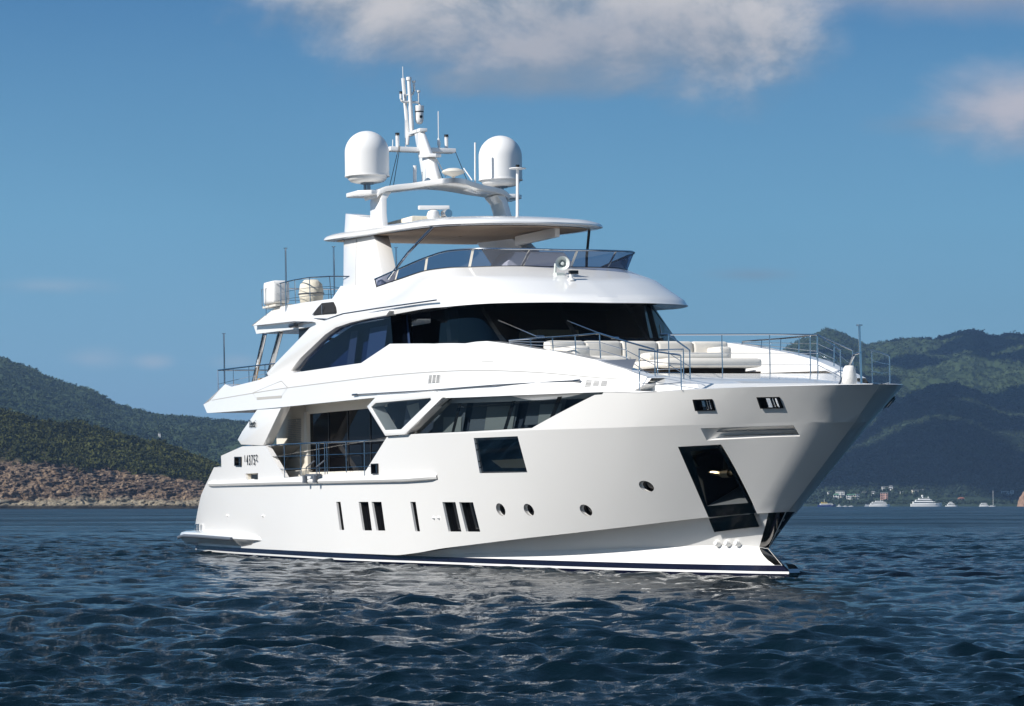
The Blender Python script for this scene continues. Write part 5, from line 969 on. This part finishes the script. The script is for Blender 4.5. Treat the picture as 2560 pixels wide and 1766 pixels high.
for zz,rx,ry in ((7.45,.22,.2),(7.6,.40,.32),(7.9,.46,.36),(8.15,.40,.32),(8.28,.22,.2)): rows.append([(10.2+rx*math.cos(a),-2.6+ry*math.sin(a),zz) for a in [2*math.pi*i/18 for i in range(18)]])
k.loft(rows); part(k,'canvas_cover',cloth,t,angle=80); k=MB(); k.tube([(10.2+.47*math.cos(a),-2.6+.37*math.sin(a),7.87) for a in [2*math.pi*i/18 for i in range(19)]],.015,6); part(k,'lashing',grey,t)
aboard(t,'rounded bundle under cream canvas cover on the boat deck','canvas bundle')
t=empty('outdoor_dining_set',(0,0,0)); k=MB(); k.box(4.3,6.6,-1.9,-.7,5.62,5.67); part(k,'table_top',white2,t,bevel=.02)
k=MB(); k.box(4.2,6.3,-2.35,-2.0,5.36,5.42); k.box(4.2,6.3,-2.42,-2.36,5.42,5.62); part(k,'bench',mat('rattan_tan',(.42,.28,.14),.7,var=(8,.3)),t)
aboard(t,'tan table and bench with white top on the open aft upper deck','dining set')
# ------------------------------------------------------------------ boats moored across the bay, houses on the far shore
paint_w=mat('boat_white',(.80,.80,.78),.35); paint_b=mat('boat_blue',(.015,.03,.16),.3); paint_y=mat('boat_yellow',(.70,.50,.06),.4); boat_glass=mat('boat_window',(.02,.03,.04),.1); paint_g=mat('boat_grey',(.45,.48,.50),.5)
wall_w=mat('house_white_wall',(.72,.71,.68),.7,var=(.3,.06)); wall_c=mat('house_cream_wall',(.62,.58,.48),.7); wall_p=mat('house_pink_wall',(.55,.34,.27),.7); roof_g=mat('house_grey_roof',(.25,.25,.25),.8); roof_r=mat('house_red_roof',(.33,.12,.07),.8); pane_d=mat('house_window',(.03,.04,.05),.2); green_r=mat('house_green_roof',(.10,.22,.13),.7)
def sea_at(px,w,zero=0.): return put_pt(bx(px),w,zero)
SHORE_YAW=math.atan2(RT.y,RT.x)
def boat(name,px0,px1,w,tiers,label,hullm=None,bow=1,mast=None,hull_h=.085,cat='motor boat',extra=None):
    """px0..px1 bearings of the ends; tiers: (start, end, height) fractions of length for each deck house"""
    hullm=hullm or paint_w; L=(px1-px0)/7000.*w; c=sea_at((px0+px1)/2,w); r=empty(name,c,SHORE_YAW if bow>0 else SHORE_YAW+math.pi)
    tag(r,label,cat,'boats moored across the bay'); h=L*hull_h*1.25; bw=L*.12
    k=MB(); rows=[]
    for t,b,zk,zt in ((-.5,.8,-.3,.82),(-.3,.95,-.3,.84),(0,1,-.3,.9),(.25,.85,-.3,1.0),(.4,.5,-.3,1.1),(.5,.04,-.1,1.2)):
        x=t*L; rows.append([(x*.94 if t>.3 else x,-b*bw*.8,zk*h),(x,-b*bw,zt*h),(x,b*bw,zt*h),(x*.94 if t>.3 else x,b*bw*.8,zk*h)])
    k.loft(rows); k.build('hull',hullm,r)
    z=h*.85
    for i,(a,b,hh) in enumerate(tiers):
        H=hh*L; wd=bw*(.86-.16*i); k=MB(); sl=H*.9
        k.loft([[(x0,-wd*q,zz),(x1,-wd*q,zz),(x1,wd*q,zz),(x0,wd*q,zz)] for x0,x1,q,zz in (((a-.5)*L,(b-.5)*L,1,z),((a-.5)*L+sl*.15,(b-.5)*L-sl*.7,.92,z+H*.82),((a-.5)*L-sl*.1,(b-.5)*L-sl*.55,1.0,z+H*.84),((a-.5)*L,(b-.5)*L-sl*.7,.97,z+H))])
        d=k.build('deckhouse',paint_w if not(extra and i in extra) else extra[i],r)
        k=MB(); k.loft([[(x0,-wd*q,zz),(x1,-wd*q,zz),(x1,wd*q,zz),(x0,wd*q,zz)] for x0,x1,q,zz in (((a-.5)*L+sl*.4,(b-.5)*L-sl*.2,1.01,z+H*.38),((a-.5)*L+sl*.5,(b-.5)*L-sl*.55,.965,z+H*.74))]); k.build('window_band',boat_glass,d)
        z+=H*.97
    if mast:
        for t,hh,rr in mast:
            k=MB(); k.tube([((t-.5)*L,0,z*.8),((t-.52)*L,0,z+hh*L)],rr*L,8); k.build('mast',paint_w,r)
    return r
Z9=lambda x:1960+x/3.07
b=boat('ferry_boat',Z9(258),Z9(398),2190,((.12,.85,.085),(.20,.55,.07)),'small blue-hulled ferry with a yellow upper cabin, nearest to the big white bow',paint_b,bow=1,mast=((.38,.16,.008),),extra={1:paint_y},cat='ferry')
boat('speed_boat',Z9(403),Z9(446),2170,((.25,.75,.14),(.35,.6,.10)),'small white cabin boat with a short mast just right of the blue ferry',mast=((.45,.22,.015),))
boat('motor_launch',Z9(450),Z9(492),2170,((.3,.7,.10),),'tiny low white launch, left of two in a row behind the small cabin boat')
boat('motor_launch',Z9(494),Z9(536),2190,((.25,.75,.09),),'tiny low white launch, right of two in a row behind the small cabin boat')
boat('grey_workboat',Z9(618),Z9(690),2260,((.1,.9,.16),),'pale blue-grey boxy boat half hidden behind a tiered white yacht',paint_g,extra={0:paint_g})
boat('tiered_yacht',Z9(655),Z9(816),2180,((.05,.86,.075),(.12,.80,.065),(.28,.68,.055)),'white three-tier motor yacht below the tall pink and white building',mast=((.55,.05,.008),),cat='yacht')
boat('super_yacht',Z9(973),Z9(1214),2200,((.06,.80,.070),(.14,.70,.062),(.24,.62,.055)),'largest distant white motor yacht with a domed mast and stepped decks',cat='yacht',mast=((.39,.06,.018),(.57,.045,.012)))
t=bpy.data.objects['super_yacht']; L=(1214-973)/3.07/7000*2200
k=MB(); k.lathe([(0,-.8),(.5,-.7),(.9,0),(.7,.7),(0,.95)],(-.135*L,0,L*.335),12); k.build('radar_dome',paint_w,t)
boat('cabin_cruiser',Z9(1238),Z9(1334),2150,((.15,.80,.13),(.25,.66,.11),(.34,.56,.07)),'rounded white cabin cruiser beside the stern of the largest distant yacht')
boat('flat_catamaran',Z9(1498),Z9(1574),2170,((.08,.9,.15),(.2,.8,.12)),'boxy white houseboat left of the sailing boat',hull_h=.10)
b=boat('sailing_boat',Z9(1568),Z9(1628),2170,((.3,.6,.07),),'white sailing boat with one tall bare mast',mast=((.62,1.9,.018),),cat='sailing boat')
def house(px,py0,py1,wpx,w,wallm,roofm,label,storeys=2,cols=3,pitched=False,yaw=0.,group='houses on the far shore'):
    if group=='houses on the far shore':          # stand it where the slope is
        X_,Y_,Z_,A_,T_,W2=FH; j=int(np.argmin(np.abs(A_[0]-bx(px)))); ok=np.where((Z_[:,j]>=hy(py1,W2[:,j])-1)&(T_[:,j]<.6))[0]
        if len(ok): w=float(W2[ok[0],j])
    W_=wpx/7000.*w; H_=(py1-py0)/7000.*w; z0=hy(py1,w); c=put_pt(bx(px),w,z0-1.5); r=empty('shore_house',c,SHORE_YAW+yaw); tag(r,label,'house',group)
    D_=W_*.7; k=MB(); k.box(-W_/2,W_/2,0,D_,-1.5,H_+1.5); k.build('wall',wallm,r)
    k=MB()
    if pitched: k.prism([(-W_*.56,-.6,H_+1.5),(W_*.56,-.6,H_+1.5),(W_*.35,D_/2,H_+1.5+W_*.22),(-W_*.35,D_/2,H_+1.5+W_*.22)],(0,.01,0)) if False else k.add([(-W_*.56,-.6,H_+1.5),(W_*.56,-.6,H_+1.5),(W_*.56,D_+.6,H_+1.5),(-W_*.56,D_+.6,H_+1.5),(-W_*.3,D_/2,H_+1.5+W_*.2),(W_*.3,D_/2,H_+1.5+W_*.2)],[(0,1,5,4),(1,2,5),(2,3,4,5),(3,0,4)])
    else: k.box(-W_*.53,W_*.53,-.5,D_+.4,H_+1.5,H_+1.9)
    k.build('roof',roofm,r)
    for i in range(storeys):
        for j in range(cols):
            x0=-W_/2+W_*(j+.2)/cols; x1=-W_/2+W_*(j+.8)/cols; za=1.5+H_*(i+.22)/storeys; zb=1.5+H_*(i+.74)/storeys
            k=MB(); k.box(x0,x1,-.06,.05,za,zb); k.build('window',pane_d,r)
            if i>0 and j%2==0: k=MB(); k.box(x0-.2,x1+.2,-1.0,-.06,za-.45,za-.25); k.build('balcony',wallm,r)
Y9=lambda y:780+y/3.07
HS=[(430,1378,1412,66,wall_w,roof_g,3,4,False,'flat-roofed white block, tallest of the white cluster left of the tiered yacht'),
 (400,1405,1436,44,wall_w,green_r,2,2,True,'white house with green roof at the left foot of the white cluster'),
 (455,1410,1436,40,wall_c,roof_g,2,2,False,'cream house below the tallest white block'),
 (497,1406,1436,36,wall_w,green_r,2,2,True,'white house with a green roof in the middle of the white terrace'),
 (532,1404,1434,34,wall_c,green_r,2,2,True,'cream house with a green roof third along the white terrace'),
 (566,1400,1432,32,wall_w,roof_g,2,2,False,'white house at the right end of the white terrace'),
 (618,1385,1402,34,wall_w,roof_g,1,2,False,'small white house alone up the slope right of the terrace'),
 (685,1384,1406,32,wall_w,roof_g,2,2,True,'small white house uphill left of the tall pink building'),
 (768,1390,1456,56,wall_p,roof_g,5,3,False,'tall pink and white building rising behind the three-tier yacht'),
 (775,1344,1368,44,wall_w,roof_g,2,3,False,'white villa high on the slope above the tall pink building'),
 (820,1340,1360,30,wall_w,roof_g,2,2,True,'white pitched-roof house high on the slope, right of the villa'),
 (1010,1370,1392,48,wall_c,roof_g,2,3,False,'cream house on the slope above the largest distant yacht'),
 (1055,1368,1386,34,wall_w,roof_g,2,2,True,'white house on the slope right of the cream one'),
 (1364,1432,1456,42,wall_p,roof_r,2,2,True,'pink house with a red roof low on the shore by the cabin cruiser'),
 (1700,1378,1394,56,wall_w,roof_g,1,4,False,'long low white villa at the far right of the slope'),
 (1750,1372,1396,26,wall_w,roof_g,2,1,True,'white house with a pointed roof beside the long low villa'),
 (345,1384,1396,18,wall_w,roof_g,1,1,True,'tiny white house nearest the big bow on the far shore'),
 (905,1382,1392,24,wall_w,roof_g,1,2,False,'low white house alone left of the cream house on the slope'),
 (580,1460,1470,16,wall_w,roof_g,1,1,False,'white boathouse at the waterline behind the launches')]
for (x,y0,y1,wp,wm_,rm_,st_,cl,pt_,lb) in HS: house(Z9(x),Y9(y0),Y9(y1),wp/3.07,2440,wm_,rm_,lb,st_,cl,pt_,yaw=random.Random(x).uniform(-.35,.35))
house(Dk*360,1084,1085.5,6,2300,wall_w,roof_g,'lone white house among the trees of the left wooded hill',1,2,True,group=None)
# orange rock point at the far right of the shore
k=MB(); g=np.random.default_rng(4); rows=[]
for i in range(9):
    rows.append([(8.5*math.cos(a)*(1-i/9)**.7*(1+.6*(g.random()-.5)),7*math.sin(a)*(1-i/9)**.7*(1+.3*(g.random()-.5)),-2+i*1.7+g.random()*1.2) for a in [2*math.pi*j/16 for j in range(16)]])
k.loft(rows); o=k.build('rock_point',mat('orange_rock',(.24,.15,.10),.9,var=(.5,.5)),angle=10); o.location=put_pt(bx(Z9(1856)),2210); tag(o,'bare orange rock point at the right edge of the far shore','rock')
# a low strip of wooded shore behind the boats
rs=[(1500,1134),(1750,1132),(1850,1130),(1900,1131),(1960,1133),(2020,1129),(2080,1133),(2150,1128),(2200,1132),(2260,1129),(2314,1131),(2420,1130),(2700,1134),(3000,1140)]
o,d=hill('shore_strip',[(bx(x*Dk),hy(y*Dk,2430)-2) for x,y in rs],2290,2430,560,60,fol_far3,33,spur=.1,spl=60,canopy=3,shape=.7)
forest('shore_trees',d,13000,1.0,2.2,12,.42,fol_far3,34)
# unseen cloud bank, placed up-sun so its shade falls on foothills and ridge
k=MB(); g=np.random.default_rng(12); cm=mat('cloud_white',(.85,.86,.88),1.)
tgt=[(.10,2640,40),(.16,2620,40),(.21,2660,40),(.125,3020,110),(.20,3080,120),(.085,3200,110),(.25,3250,120),(.175,3400,150),(.06,2850,70),(.27,2850,70),(.10,3900,170),(.145,4150,210),(.205,4050,220),(.245,4350,240),(.06,4200,190),(.17,4550,260)]
for a,w_,zc in tgt:
    P=Vector(put_pt(a,w_,zc)); Dd=(1000-zc)/tosun.z; c=P+tosun*Dd
    for q in range(5):
        cc=c+Vector((g.normal()*110,g.normal()*110,g.normal()*18)); rr=(70+65*g.random())*(1 if w_<3800 else .8); rows=[]
        for i in range(7):
            ph=-math.pi/2+math.pi*(i+.3)/6.6; rows.append([(cc.x+rr*math.cos(ph)*math.cos(b_)*(1+.15*g.random()),cc.y+rr*math.cos(ph)*math.sin(b_)*(1+.15*g.random()),cc.z+rr*.45*math.sin(ph)) for b_ in [2*math.pi*j/14 for j in range(14)]])
        k.loft(rows)
tag(k.build('shade_cloud_bank',cm,weld=False,angle=80),kind='stuff')
# ------------------------------------------------------------------ haze
HAZE=.00008
# ---- the hazy air over the bay
k=MB(); k.box(-9800,9800,-9800,9800,-6,335)
hm=bpy.data.materials.new('sea_haze'); hm.use_nodes=True; t=NT(hm.node_tree); t.n.clear(); ho=t.node('ShaderNodeOutputMaterial'); vol=t.node('ShaderNodeVolumePrincipled')
vol.inputs['Color'].default_value=(.33,.55,.92,1); vol.inputs['Density'].default_value=HAZE; vol.inputs['Anisotropy'].default_value=.0; t.l.new(vol.outputs[0],ho.inputs['Volume'])
tag(k.build('haze',hm,weld=False),kind='stuff')
